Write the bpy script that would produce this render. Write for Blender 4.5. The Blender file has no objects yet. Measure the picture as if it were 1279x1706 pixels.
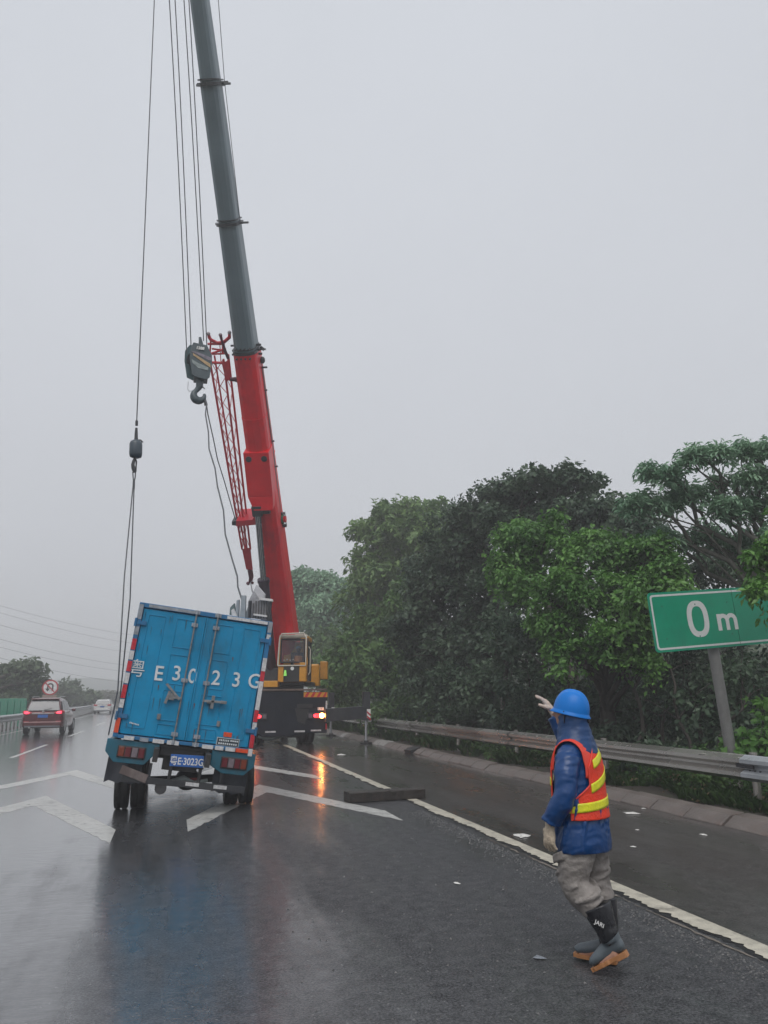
import bpy, bmesh, math, random
import numpy as np
from mathutils import Vector, Matrix, Euler, noise
R = math.radians
random.seed(7); rng = np.random.default_rng(7)
SC = bpy.context.scene
COL = SC.collection

# ------------------------------------------------------------------ camera
FOC, CX, CY = 1281.0, 639.5, 853.0
YAW, PITCH, ROLL, CAMH = R(15.0), R(13.43), 0.008, 1.65
cf = Vector((math.sin(YAW)*math.cos(PITCH), math.cos(YAW)*math.cos(PITCH), math.sin(PITCH)))
r0 = Vector((math.cos(YAW), -math.sin(YAW), 0)); u0 = r0.cross(cf)
cr = r0*math.cos(ROLL) - u0*math.sin(ROLL); cu = u0*math.cos(ROLL) + r0*math.sin(ROLL)
CP = Vector((0, 0, CAMH))
camd = bpy.data.cameras.new('camera'); cam = bpy.data.objects.new('camera', camd); COL.objects.link(cam)
camd.sensor_fit = 'VERTICAL'; camd.sensor_height = 36.0; camd.lens = 36.0*FOC/1706.0
camd.clip_start = 0.05; camd.clip_end = 3000
M = Matrix((cr, cu, -cf)).transposed().to_4x4(); M.translation = CP
cam.matrix_world = M; SC.camera = cam

# ------------------------------------------------------------------ world, sun, exposure
W = bpy.data.worlds.new('World'); SC.world = W; W.use_nodes = True
nt = W.node_tree; nt.nodes.clear()
wo = nt.nodes.new('ShaderNodeOutputWorld'); add = nt.nodes.new('ShaderNodeAddShader')
b1 = nt.nodes.new('ShaderNodeBackground'); b2 = nt.nodes.new('ShaderNodeBackground')
sky = nt.nodes.new('ShaderNodeTexSky'); sky.sky_type = 'NISHITA'; sky.sun_disc = False
sky.sun_elevation = R(55); sky.sun_rotation = R(200); sky.dust_density = 5; sky.air_density = 1
nt.links.new(sky.outputs[0], b1.inputs[0]); b1.inputs[1].default_value = 0.012
tc = nt.nodes.new('ShaderNodeTexCoord'); sx = nt.nodes.new('ShaderNodeSeparateXYZ')
nt.links.new(tc.outputs['Generated'], sx.inputs[0])
ramp = nt.nodes.new('ShaderNodeValToRGB')
ramp.color_ramp.elements[0].position = 0.0; ramp.color_ramp.elements[0].color = (.44, .448, .48, 1)
ramp.color_ramp.elements[1].position = 0.75; ramp.color_ramp.elements[1].color = (.535, .555, .59, 1)
e = ramp.color_ramp.elements.new(0.25); e.color = (.485, .495, .52, 1)
nt.links.new(sx.outputs[2], ramp.inputs[0])
nz = nt.nodes.new('ShaderNodeTexNoise'); nz.inputs['Scale'].default_value = 1.6; nz.inputs['Detail'].default_value = 3
nt.links.new(tc.outputs['Generated'], nz.inputs[0])
mr = nt.nodes.new('ShaderNodeMapRange'); mr.inputs[1].default_value = .3; mr.inputs[2].default_value = .7
mr.inputs[3].default_value = .96; mr.inputs[4].default_value = 1.035
nt.links.new(nz.outputs[0], mr.inputs[0])
vm = nt.nodes.new('ShaderNodeVectorMath'); vm.operation = 'SCALE'
nt.links.new(ramp.outputs[0], vm.inputs[0]); nt.links.new(mr.outputs[0], vm.inputs['Scale'])
nt.links.new(vm.outputs[0], b2.inputs[0]); b2.inputs[1].default_value = 1.0
nt.links.new(b1.outputs[0], add.inputs[0]); nt.links.new(b2.outputs[0], add.inputs[1]); nt.links.new(add.outputs[0], wo.inputs[0])
sl = bpy.data.lights.new('sun', 'SUN'); sl.energy = 1.2; sl.angle = R(40); sl.color = (1, .97, .93)
so = bpy.data.objects.new('sun', sl); COL.objects.link(so); so.rotation_euler = (R(35), 0, R(-20))
SC.view_settings.view_transform = 'Standard'; SC.view_settings.look = 'None'
SC.view_settings.exposure = 0.26; SC.view_settings.gamma = 1.0
SC.render.engine = 'CYCLES'; SC.cycles.use_denoising = True
SC.cycles.max_bounces = 6; SC.cycles.diffuse_bounces = 3; SC.cycles.glossy_bounces = 3
SC.cycles.transmission_bounces = 5; SC.cycles.transparent_max_bounces = 8; SC.cycles.volume_bounces = 1
SC.cycles.caustics_reflective = False; SC.cycles.caustics_refractive = False
SC.cycles.use_adaptive_sampling = True; SC.cycles.adaptive_threshold = 0.02

# ------------------------------------------------------------------ pixel -> place helpers (photo is 1279 x 1706)
def ray(px, py): return cf + cr*((px-CX)/FOC) - cu*((py-CY)/FOC)
def gnd(px, py, z=0.0):
    d = ray(px, py); return CP + d*((z-CAMH)/d.z)
def atY(px, py, Y):
    d = ray(px, py); return CP + d*(Y/d.y)
def atD(px, py, D):
    d = ray(px, py); return CP + d*(D/math.hypot(d.x, d.y))
def axdepth(p): return (Vector(p)-CP).dot(cf)

# ------------------------------------------------------------------ materials
def lk(t, a, b): t.links.new(a, b)
MATS = {}
def pm(name, col, rough=.5, metal=0.0, var=.18, scale=6.0, bump=.0, bscale=40.0, dirt=None, dirtamt=.35, coat=0.0, emit=None, estr=0.0, alpha=None, spec=.5):
    """painted / dirty / worn surface: base colour varied by noise, dirt patches, fine bump"""
    if name in MATS: return MATS[name]
    m = bpy.data.materials.new(name); m.use_nodes = True; t = m.node_tree; p = t.nodes['Principled BSDF']
    c = t.nodes.new('ShaderNodeTexCoord'); n = t.nodes.new('ShaderNodeTexNoise')
    n.inputs['Scale'].default_value = scale; n.inputs['Detail'].default_value = 6; n.inputs['Roughness'].default_value = .6
    lk(t, c.outputs['Object'], n.inputs[0])
    mp = t.nodes.new('ShaderNodeMapRange'); mp.inputs[1].default_value = .3; mp.inputs[2].default_value = .7
    mp.inputs[3].default_value = 1-var; mp.inputs[4].default_value = 1+var
    lk(t, n.outputs[0], mp.inputs[0])
    v = t.nodes.new('ShaderNodeVectorMath'); v.operation = 'SCALE'; v.inputs[0].default_value = col[:3]
    lk(t, mp.outputs[0], v.inputs['Scale'])
    out = v.outputs[0]
    if dirt:
        n2 = t.nodes.new('ShaderNodeTexNoise'); n2.inputs['Scale'].default_value = scale*.6; n2.inputs['Detail'].default_value = 9
        n2.inputs['Roughness'].default_value = .75
        mpp = t.nodes.new('ShaderNodeMapping'); mpp.inputs['Scale'].default_value = (1, 1, .35); mpp.inputs['Location'].default_value = (3, 7, 1)
        lk(t, c.outputs['Object'], mpp.inputs[0]); lk(t, mpp.outputs[0], n2.inputs[0])
        m2 = t.nodes.new('ShaderNodeMapRange'); m2.inputs[1].default_value = .52; m2.inputs[2].default_value = .72
        m2.inputs[3].default_value = 0; m2.inputs[4].default_value = dirtamt; lk(t, n2.outputs[0], m2.inputs[0])
        mx = t.nodes.new('ShaderNodeMix'); mx.data_type = 'RGBA'; lk(t, m2.outputs[0], mx.inputs[0])
        lk(t, out, mx.inputs[6]); mx.inputs[7].default_value = (*dirt, 1); out = mx.outputs[2]
    lk(t, out, p.inputs['Base Color'])
    r = t.nodes.new('ShaderNodeMapRange'); r.inputs[1].default_value = .3; r.inputs[2].default_value = .7
    r.inputs[3].default_value = max(.02, rough*.8); r.inputs[4].default_value = min(1, rough*1.2); lk(t, n.outputs[0], r.inputs[0])
    lk(t, r.outputs[0], p.inputs['Roughness'])
    p.inputs['Metallic'].default_value = metal; p.inputs['Specular IOR Level'].default_value = spec
    if coat: p.inputs['Coat Weight'].default_value = coat; p.inputs['Coat Roughness'].default_value = .08
    if bump:
        n3 = t.nodes.new('ShaderNodeTexNoise'); n3.inputs['Scale'].default_value = bscale; n3.inputs['Detail'].default_value = 5
        lk(t, c.outputs['Object'], n3.inputs[0]); b = t.nodes.new('ShaderNodeBump'); b.inputs['Strength'].default_value = bump
        b.inputs['Distance'].default_value = .02; lk(t, n3.outputs[0], b.inputs['Height']); lk(t, b.outputs[0], p.inputs['Normal'])
    if emit: p.inputs['Emission Color'].default_value = (*emit, 1); p.inputs['Emission Strength'].default_value = estr
    MATS[name] = m; return m

def glass(name, tint, rough=.05, alpha=.6):
    if name in MATS: return MATS[name]
    m = bpy.data.materials.new(name); m.use_nodes = True; t = m.node_tree; t.nodes.clear()
    o = t.nodes.new('ShaderNodeOutputMaterial'); g = t.nodes.new('ShaderNodeBsdfPrincipled')
    g.inputs['Base Color'].default_value = (*tint, 1); g.inputs['Roughness'].default_value = rough
    g.inputs['Specular IOR Level'].default_value = .8
    tr = t.nodes.new('ShaderNodeBsdfTransparent'); mx = t.nodes.new('ShaderNodeMixShader'); mx.inputs[0].default_value = alpha
    lk(t, tr.outputs[0], mx.inputs[1]); lk(t, g.outputs[0], mx.inputs[2]); lk(t, mx.outputs[0], o.inputs[0])
    MATS[name] = m; return m

def leafmat(name, c1, c2, rough=.42):
    m = bpy.data.materials.new(name); m.use_nodes = True; t = m.node_tree; p = t.nodes['Principled BSDF']
    g = t.nodes.new('ShaderNodeNewGeometry'); rp = t.nodes.new('ShaderNodeMix'); rp.data_type = 'RGBA'
    rp.inputs[6].default_value = (*c1, 1); rp.inputs[7].default_value = (*c2, 1)
    n = t.nodes.new('ShaderNodeTexNoise'); n.inputs['Scale'].default_value = .9; n.inputs['Detail'].default_value = 2
    lk(t, g.outputs['Position'], n.inputs[0])
    ad = t.nodes.new('ShaderNodeMath'); ad.operation = 'MULTIPLY_ADD'; ad.inputs[1].default_value = .45
    lk(t, g.outputs['Random Per Island'], ad.inputs[0])
    mr_ = t.nodes.new('ShaderNodeMapRange'); mr_.inputs[1].default_value = .35; mr_.inputs[2].default_value = .65
    mr_.inputs[3].default_value = 0; mr_.inputs[4].default_value = .55; lk(t, n.outputs[0], mr_.inputs[0]); lk(t, mr_.outputs[0], ad.inputs[2])
    lk(t, ad.outputs[0], rp.inputs[0]); lk(t, rp.outputs[2], p.inputs['Base Color'])
    p.inputs['Roughness'].default_value = rough; p.inputs['Specular IOR Level'].default_value = .35
    tl = t.nodes.new('ShaderNodeBsdfTranslucent'); lk(t, rp.outputs[2], tl.inputs[0])
    mx = t.nodes.new('ShaderNodeMixShader'); mx.inputs[0].default_value = .3
    o = t.nodes['Material Output']; lk(t, p.outputs[0], mx.inputs[1]); lk(t, tl.outputs[0], mx.inputs[2]); lk(t, mx.outputs[0], o.inputs[0])
    return m

# ------------------------------------------------------------------ object helpers
def tag(o, label=None, cat=None, group=None, kind=None):
    if label: o['label'] = label
    if cat: o['category'] = cat
    if group: o['group'] = group
    if kind: o['kind'] = kind
    return o
def empty(name, loc, rot=(0, 0, 0), label=None, cat=None, group=None):
    o = bpy.data.objects.new(name, None); COL.objects.link(o); o.location = loc; o.rotation_euler = rot
    o.empty_display_size = .2
    return tag(o, label, cat, group)
def wmat(o):
    m = o.matrix_basis.copy(); p = o.parent
    while p: m = p.matrix_basis @ m; p = p.parent
    return m

class MB:
    """collects primitives; build() links them as one mesh object"""
    def __init__(s): s.v = []; s.f = []; s.mi = []; s.sm = []; s.cm = 0; s.cs = False; s.T = None
    def _add(s, vs, fs, smooth=None):
        n = len(s.v)
        if s.T is not None: vs = [s.T @ Vector(v) for v in vs]
        s.v += [tuple(v) for v in vs]; s.f += [tuple(i+n for i in f) for f in fs]
        s.mi += [s.cm]*len(fs); s.sm += [s.cs if smooth is None else smooth]*len(fs)
        return s
    def box(s, c, d, rot=None):
        hx, hy, hz = d[0]/2, d[1]/2, d[2]/2; c = Vector(c)
        vs = [Vector((x, y, z)) for x in (-hx, hx) for y in (-hy, hy) for z in (-hz, hz)]
        if rot is not None:
            rm = rot if isinstance(rot, Matrix) else Euler(rot).to_matrix()
            vs = [rm @ v for v in vs]
        return s._add([v+c for v in vs], [(0, 1, 3, 2), (4, 6, 7, 5), (0, 4, 5, 1), (2, 3, 7, 6), (0, 2, 6, 4), (1, 5, 7, 3)])
    def bar(s, p0, p1, w, h, up=(0, 0, 1)):
        p0 = Vector(p0); p1 = Vector(p1); d = (p1-p0); L = d.length; d.normalize()
        x = d.cross(Vector(up))
        if x.length < 1e-4: x = d.cross(Vector((1, 0, 0)))
        x.normalize(); z = x.cross(d)
        return s.box((p0+p1)/2, (w, L, h), Matrix((x, d, z)).transposed())
    def ring(s, pts, radii, n=10, ref=None, cap=True, smooth=True, start=0.0):
        """loft through pts; radii floats or (a,b) pairs; ref keeps the b axis"""
        pts = [Vector(p) for p in pts]; vs = []; fs = []; px = None
        for i, p in enumerate(pts):
            t = (pts[min(i+1, len(pts)-1)]-pts[max(i-1, 0)]).normalized()
            if ref is not None: b = Vector(ref)-t*t.dot(Vector(ref))
            elif px is None: b = t.orthogonal()
            else: b = px-t*t.dot(px)
            if b.length < 1e-5: b = t.orthogonal()
            b.normalize(); px = b; a = b.cross(t)
            ra, rb = radii[i] if isinstance(radii[i], (tuple, list)) else (radii[i], radii[i])
            for k in range(n):
                q = 2*math.pi*k/n+start; vs.append(p+a*(ra*math.cos(q))+b*(rb*math.sin(q)))
        for i in range(len(pts)-1):
            for k in range(n):
                a_, b_ = i*n+k, i*n+(k+1) % n; fs.append((a_, b_, b_+n, a_+n))
        s._add(vs, fs, smooth)
        if cap:
            s._add(vs[:n], [tuple(range(n))[::-1]], False); s._add(vs[-n:], [tuple(range(n))], False)
        return s
    def tube(s, pts, r, n=6, cap=True):
        return s.ring(pts, [r]*len(pts), n, cap=cap) if not isinstance(r, (list, tuple)) else s.ring(pts, r, n, cap=cap)
    def cyl(s, p0, p1, r, n=16, r1=None, smooth=True): return s.ring([p0, p1], [r, r if r1 is None else r1], n, smooth=smooth)
    def prism(s, poly, vec, smooth=False):
        """poly: list of 3-D points (planar), extruded by vec"""
        n = len(poly); vec = Vector(vec); a = [Vector(p) for p in poly]; b = [p+vec for p in a]
        fs = [tuple(range(n))[::-1], tuple(range(n, 2*n))]+[(i, (i+1) % n, (i+1) % n+n, i+n) for i in range(n)]
        return s._add(a+b, fs, smooth)
    def poly(s, pts): return s._add([Vector(p) for p in pts], [tuple(range(len(pts)))])
    def grid(s, P, smooth=True, closeu=False):
        """P[i][j] points"""
        nu, nv = len(P), len(P[0]); vs = [p for row in P for p in row]; fs = []
        for i in range(nu-(0 if closeu else 1)):
            for j in range(nv-1):
                a = i*nv+j; b = ((i+1) % nu)*nv+j; fs.append((a, b, b+1, a+1))
        return s._add(vs, fs, smooth)
    def sphere(s, c, r, nu=16, nv=10, rot=None, z0=-1.0, z1=1.0):
        r = Vector((r, r, r)) if not hasattr(r, '__len__') else Vector(r); P = []
        a0, a1 = math.asin(z0), math.asin(z1)
        for i in range(nu):
            row = []
            for j in range(nv+1):
                a = a0+(a1-a0)*j/nv; q = 2*math.pi*i/nu
                v = Vector((r.x*math.cos(a)*math.cos(q), r.y*math.cos(a)*math.sin(q), r.z*math.sin(a)))
                if rot is not None: v = (rot if isinstance(rot, Matrix) else Euler(rot).to_matrix()) @ v
                row.append(v+Vector(c))
            P.append(row)
        return s.grid(P, True, True)
    def build(s, name, mats, parent=None, world=False, bevel=0.0, label=None):
        me = bpy.data.meshes.new(name); me.from_pydata(s.v, [], s.f)
        if not isinstance(mats, (list, tuple)): mats = [mats]
        for m in mats: me.materials.append(m)
        me.polygons.foreach_set('material_index', s.mi); me.polygons.foreach_set('use_smooth', s.sm)
        if world and parent is not None: me.transform(wmat(parent).inverted())
        me.update()
        o = bpy.data.objects.new(name, me); COL.objects.link(o)
        if parent is not None: o.parent = parent
        if bevel:
            b = o.modifiers.new('bevel', 'BEVEL'); b.width = bevel; b.segments = 2; b.limit_method = 'ANGLE'; b.angle_limit = R(40)
        if label: o['label'] = label
        return o
def place(o, name, parent, loc=None, rot=None, label=None):
    c = o.copy(); c.name = name; COL.objects.link(c)
    c.parent = parent
    if loc is not None: c.location = loc
    if rot is not None: c.rotation_euler = rot
    return c
def copy_tree(root, **kw):
    r = root.copy(); COL.objects.link(r)
    for ch in list(root.children):
        c = ch.copy(); COL.objects.link(c); c.parent = r
        for g in list(ch.children):
            d = g.copy(); COL.objects.link(d); d.parent = c
    return r
def textmesh(txt, size, mat, name, parent, mtx, extrude=.004, bold=0.0, world=False, sx=1.0, label=None):
    """lettering: upright in local XZ after mtx; centred"""
    cu_ = bpy.data.curves.new('t', 'FONT'); cu_.body = txt; cu_.size = size; cu_.extrude = extrude; cu_.offset = bold
    cu_.align_x = 'CENTER'; cu_.align_y = 'CENTER'; cu_.resolution_u = 4
    to = bpy.data.objects.new('t', cu_); COL.objects.link(to)
    dg = bpy.context.evaluated_depsgraph_get(); me = bpy.data.meshes.new_from_object(to.evaluated_get(dg))
    bpy.data.objects.remove(to)
    if len(me.vertices):
        co = np.array([v.co[:] for v in me.vertices]); c = (co.max(0)+co.min(0))/2
        me.transform(Matrix.Translation((-c[0], -c[1], 0)))
    me.transform(mtx @ Matrix.Rotation(R(90), 4, 'X') @ Matrix.Diagonal((sx, 1, 1, 1)))
    if world and parent is not None: me.transform(wmat(parent).inverted())
    me.materials.clear(); me.materials.append(mat); me.name = name
    o = bpy.data.objects.new(name, me); COL.objects.link(o)
    if parent is not None: o.parent = parent
    if label: o['label'] = label
    return o

# common materials
M_black = pm('black_rubber', (.018, .018, .02), .55, var=.3, scale=20, bump=.3)
M_dark = pm('dark_steel', (.03, .032, .038), .4, var=.3, scale=5, dirt=(.09, .08, .07), dirtamt=.4)
M_frame = pm('chassis_black', (.02, .02, .022), .5, var=.4, scale=8, dirt=(.1, .085, .07), dirtamt=.5)
M_galv = pm('galvanised_steel', (.42, .43, .44), .38, metal=.35, var=.15, scale=7, dirt=(.2, .16, .12), dirtamt=.5)
M_white = pm('white_paint', (.75, .75, .74), .4, var=.08, dirt=(.4, .38, .35), dirtamt=.3)
M_wire = pm('steel_rope', (.09, .095, .105), .45, metal=.4, var=.2, scale=30)
M_retw = pm('reflector_white', (.55, .55, .56), .3, var=.18, scale=25, dirt=(.2, .18, .16), dirtamt=.6)
M_retr = pm('reflector_red', (.48, .015, .03), .3, var=.15, scale=25, dirt=(.2, .05, .05), dirtamt=.3)
M_reto = pm('reflector_orange', (.62, .07, .02), .3, var=.12, scale=25)
# ================================================================== SETTING
def wet_road(name, cdark, clight, wet_lo, wet_hi, gradx=None, rough_dry=.42, rough_wet=.15, agg=1.0, brown=None, fgpatch=False):
    m = bpy.data.materials.new(name); m.use_nodes = True; t = m.node_tree; p = t.nodes['Principled BSDF']
    c = t.nodes.new('ShaderNodeNewGeometry'); P = c.outputs['Position']
    def noi(scale, det=4, rough=.55, sc=(1, 1, 1), loc=(0, 0, 0)):
        mp = t.nodes.new('ShaderNodeMapping'); mp.inputs['Scale'].default_value = sc; mp.inputs['Location'].default_value = loc
        n = t.nodes.new('ShaderNodeTexNoise'); n.inputs['Scale'].default_value = scale; n.inputs['Detail'].default_value = det
        n.inputs['Roughness'].default_value = rough; lk(t, P, mp.inputs[0]); lk(t, mp.outputs[0], n.inputs[0]); return n.outputs[0]
    def mrange(x, a, b, lo, hi):
        r = t.nodes.new('ShaderNodeMapRange'); r.inputs[1].default_value = a; r.inputs[2].default_value = b
        r.inputs[3].default_value = lo; r.inputs[4].default_value = hi; lk(t, x, r.inputs[0]); return r.outputs[0]
    def math_(op, a, b):
        n = t.nodes.new('ShaderNodeMath'); n.operation = op
        for i, x in enumerate((a, b)):
            if isinstance(x, (int, float)): n.inputs[i].default_value = x
            else: lk(t, x, n.inputs[i])
        return n.outputs[0]
    big = noi(.55, 4, .6, (1, .35, 1))
    wet = mrange(big, .42, .62, wet_lo, wet_hi)
    if gradx:
        s = t.nodes.new('ShaderNodeSeparateXYZ'); lk(t, P, s.inputs[0])
        edge = math_('ADD', s.outputs[0], math_('MULTIPLY', noi(1.3, 5, .65, (1, .5, 1)), gradx[4]))
        g = mrange(edge, gradx[0], gradx[1], gradx[2], gradx[3]); wet = math_('ADD', wet, g)
        far = mrange(s.outputs[1], 7, 19, 0, gradx[5]); wet = math_('ADD', wet, far)
    trk = noi(1.0, 3, .6, (2.2, .06, 1), (3, 0, 0)); wet = math_('ADD', wet, mrange(trk, .3, .7, -.28, .28)); pat = noi(2.4, 5, .7, (1, .45, 1), (8, 1, 0)); wet = math_('ADD', wet, mrange(pat, .3, .7, -.16, .16))
    wet = mrange(wet, 0, 1, 0, 1)
    vor = t.nodes.new('ShaderNodeTexVoronoi'); vor.inputs['Scale'].default_value = 85; lk(t, P, vor.inputs[0])
    fine = noi(62, 4, .75); mid = noi(9, 6, .7)
    mx = t.nodes.new('ShaderNodeMix'); mx.data_type = 'RGBA'; mx.inputs[6].default_value = (*cdark, 1); mx.inputs[7].default_value = (*clight, 1)
    k = math_('ADD', mrange(fine, .40, .66, 0, 1.0), mrange(mid, .3, .75, -.3, .4)); lk(t, mrange(k, 0, 1, 0, 1), mx.inputs[0])
    col = mx.outputs[2]
    # pale aggregate chips
    vs = t.nodes.new('ShaderNodeTexVoronoi'); vs.inputs['Scale'].default_value = 26; lk(t, P, vs.inputs[0])
    chip = mrange(vs.outputs['Distance'], .14, .22, 1, 0)
    sel = t.nodes.new('ShaderNodeSeparateColor'); lk(t, vs.outputs['Color'], sel.inputs[0])
    chip = math_('MULTIPLY', chip, mrange(sel.outputs[0], .86, .88, 0, .8*agg))
    mc = t.nodes.new('ShaderNodeMix'); mc.data_type = 'RGBA'; lk(t, chip, mc.inputs[0]); lk(t, col, mc.inputs[6]); mc.inputs[7].default_value = (.20, .20, .20, 1); col = mc.outputs[2]
    if brown:
        b_ = t.nodes.new('ShaderNodeMix'); b_.data_type = 'RGBA'; lk(t, mrange(noi(.8, 6, .65, (1, .4, 1), (5, 2, 0)), .45, .65, 0, .7), b_.inputs[0])
        lk(t, col, b_.inputs[6]); b_.inputs[7].default_value = (*brown, 1); col = b_.outputs[2]
    lk(t, col, p.inputs['Base Color'])
    lk(t, mrange(wet, 0, 1, rough_dry, rough_wet), p.inputs['Roughness'])
    p.inputs['IOR'].default_value = 1.36
    lk(t, mrange(wet, 0, 1, .26, .56), p.inputs['Specular IOR Level'])
    h = math_('ADD', math_('MULTIPLY', vor.outputs['Distance'], .5), math_('MULTIPLY', fine, .6))
    bp = t.nodes.new('ShaderNodeBump'); bp.inputs['Distance'].default_value = .006; lk(t, h, bp.inputs['Height'])
    lk(t, mrange(wet, 0, 1, .75*agg, .03), bp.inputs['Strength'])
    lk(t, mrange(wet, .0, .9, .0, 1.0), p.inputs['Coat Weight']); p.inputs['Coat IOR'].default_value = 1.45; p.inputs['Coat Roughness'].default_value = .14
    rip = noi(7, 3, .6, (.8, 1.6, 1)); b2 = t.nodes.new('ShaderNodeBump'); b2.inputs['Distance'].default_value = .010
    b2.inputs['Strength'].default_value = .16; lk(t, rip, b2.inputs['Height']); lk(t, bp.outputs[0], b2.inputs['Normal']); lk(t, b2.outputs[0], p.inputs['Normal']); b4 = t.nodes.new('ShaderNodeBump'); b4.inputs['Distance'].default_value = .010; b4.inputs['Strength'].default_value = .32; lk(t, rip, b4.inputs['Height']); lk(t, b4.outputs[0], p.inputs['Coat Normal'])
    return m
M_road = wet_road('wet_asphalt', (.020, .021, .024), (.115, .117, .123), .0, .45, (2.0, -.6, 0, .9, 1.6, .35), rough_dry=.5)
M_shldr = wet_road('wet_shoulder', (.030, .028, .028), (.105, .098, .095), .05, .65, (20, 19, 0, 0, 0, .3), rough_dry=.45, agg=.7, brown=(.05, .042, .038))
M_mark = pm('worn_road_paint', (.48, .48, .46), .32, var=.2, scale=9, dirt=(.08, .08, .08), dirtamt=.95, bump=.25, bscale=90)
M_markl = pm('road_edge_line_paint', (.50, .47, .39), .38, var=.2, scale=7, dirt=(.08, .075, .07), dirtamt=.85, bump=.35, bscale=70)
M_soil = pm('verge_soil', (.032, .026, .020), .8, var=.5, scale=4, dirt=(.03, .05, .018), dirtamt=.9, bump=.8, bscale=14)
M_grassland = pm('grassland', (.045, .065, .028), .9, var=.4, scale=.3)

def sheet(name, x0, x1, y0, y1, z, mat, nx=2, ny=2, fz=None):
    P = [[Vector((x0+(x1-x0)*i/(nx-1), y0+(y1-y0)*j/(ny-1), z)) for j in range(ny)] for i in range(nx)]
    if fz:
        for r_ in P:
            for p in r_: p.z += fz(p.x, p.y)
    o = MB().grid(P).build(name, mat); tag(o, kind='structure'); return o
sheet('ground', -900, 900, -60, 900, -.12, M_grassland)
sheet('road', -8.4, 6.95, -12, 320, 0, M_road)
sheet('hard_shoulder', 3.80, 6.95, -12, 200, .004, M_shldr)
sheet('verge', 7.36, 30, -12, 120, .07, M_soil, 60, 240, lambda x, y: .12*noise.noise(Vector((x*.8, y*.8, 0)))+min(0, -(x-9)*.03 if x > 9 else 0)+(.05*noise.noise(Vector((x*4, y*4, 3)))))
sheet('median_verge', -30, -8.45, 10, 320, -.02, M_soil, 12, 60, lambda x, y: .1*noise.noise(Vector((x*.5, y*.5, 0))))
# far hills
P = []
for i in range(60):
    x = -420+i*15
    P.append([Vector((x, 420+40*j, (0, .55, 1, .7)[j]*max(0, 11+9*noise.noise(Vector((x*.008, 2, 0)))+4*noise.noise(Vector((x*.03, 5, 0)))))) for j in range(4)])
tag(MB().grid(P).build('hills', pm('hill_woods', (.05, .075, .05), .9, var=.3, scale=.05)), kind='structure')

# markings (worn white paint, ragged edges)
def ragged(name, a, b, w, mat, z=.0015, jag=.03, seg=.12, lab=None, one_side=False):
    a = Vector((*a, 0)); b = Vector((*b, 0)); L = (b-a).length; d = (b-a)/L; n = Vector((d.y, -d.x, 0)); k = max(2, int(L/seg))
    P = [[], []]
    for i in range(k+1):
        q = a+d*(L*i/k)
        j1 = jag*(noise.noise(Vector((q.x*3, q.y*2.2, 1)))+.8*noise.noise(Vector((q.x*13, q.y*13, 1)))+.4*noise.noise(Vector((q.x*31, q.y*31, 1)))); j2 = 0 if one_side else jag*noise.noise(Vector((q.x*5, q.y*5, 9)))
        P[0].append(q-n*(w/2-j1)+Vector((0, 0, z))); P[1].append(q+n*(w/2-j2)+Vector((0, 0, z)))
    return MB().grid(P, smooth=False).build(name, mat)
# edge line with the ragged broken joint beside it
o = ragged('edge_line', (3.83, 1.5), (3.83, 60), .17, M_markl, z=.008, jag=.06, seg=.03, one_side=True); tag(o, kind='structure')
M_crack = pm('dark_crack', (.006, .006, .007), .6, var=.4)
o = ragged('joint_crack', (3.735, 1.5), (3.735, 30), .06, M_crack, z=.004, jag=.05, seg=.03); tag(o, kind='structure')
o = ragged('sealed_joint', (3.665, 1.5), (3.665, 9), .018, pm('joint_grit', (.15, .13, .11), .7, var=.5, scale=30), z=.005, jag=.03, seg=.04); tag(o, kind='structure')
for nm, x, y0_, L in [('lane_line', -.10, 1.0, 3.0), ('lane_line', -.10, 23.5, 6), ('lane_line', -.10, 38, 6), ('lane_line', -4.4, 25.0, 6.5), ('lane_line', -4.4, 38, 6), ('lane_line', -4.5, 52, 6), ('lane_line', -4.6, 66, 6), ('lane_line', -4.4, 11, 6), ('median_edge_line', -7.7, 10, 120)]:
    tag(ragged(nm, (x, y0_), (x, y0_+L), .13, M_mark), kind='structure')
def chevron(ax, ay, hl, L=4.1, half=1.42, w=.42):
    """inverted V made of two mitred arms"""
    t = Vector((half, L)); wy = w*t.length/half
    z = .0015
    for s in (-1, 1):
        a = (ax, ay, z); b = (ax+s*half, ay-L, z); c = (ax+s*half*1.0, ay-L-wy*.78, z); d = (ax, ay-wy, z)
        P = [[], []]; k = 40
        for i in range(k+1):
            u = i/k; q0 = Vector(a).lerp(Vector(b), u); q1 = Vector(d).lerp(Vector(c), u)
            q0.y += .05*noise.noise(q0*6); q1.y += .10*noise.noise(q1*6); P[0].append(q0); P[1].append(q1)
        o = MB().grid(P, smooth=False).build('chevron_marking', M_mark); tag(o, kind='structure')
for cx_, cy_ in [(1.68, 15.75), (-2.12, 20.3), (1.6, 21.3), (-2.05, 15.2)]: chevron(cx_, cy_, 0)
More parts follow.
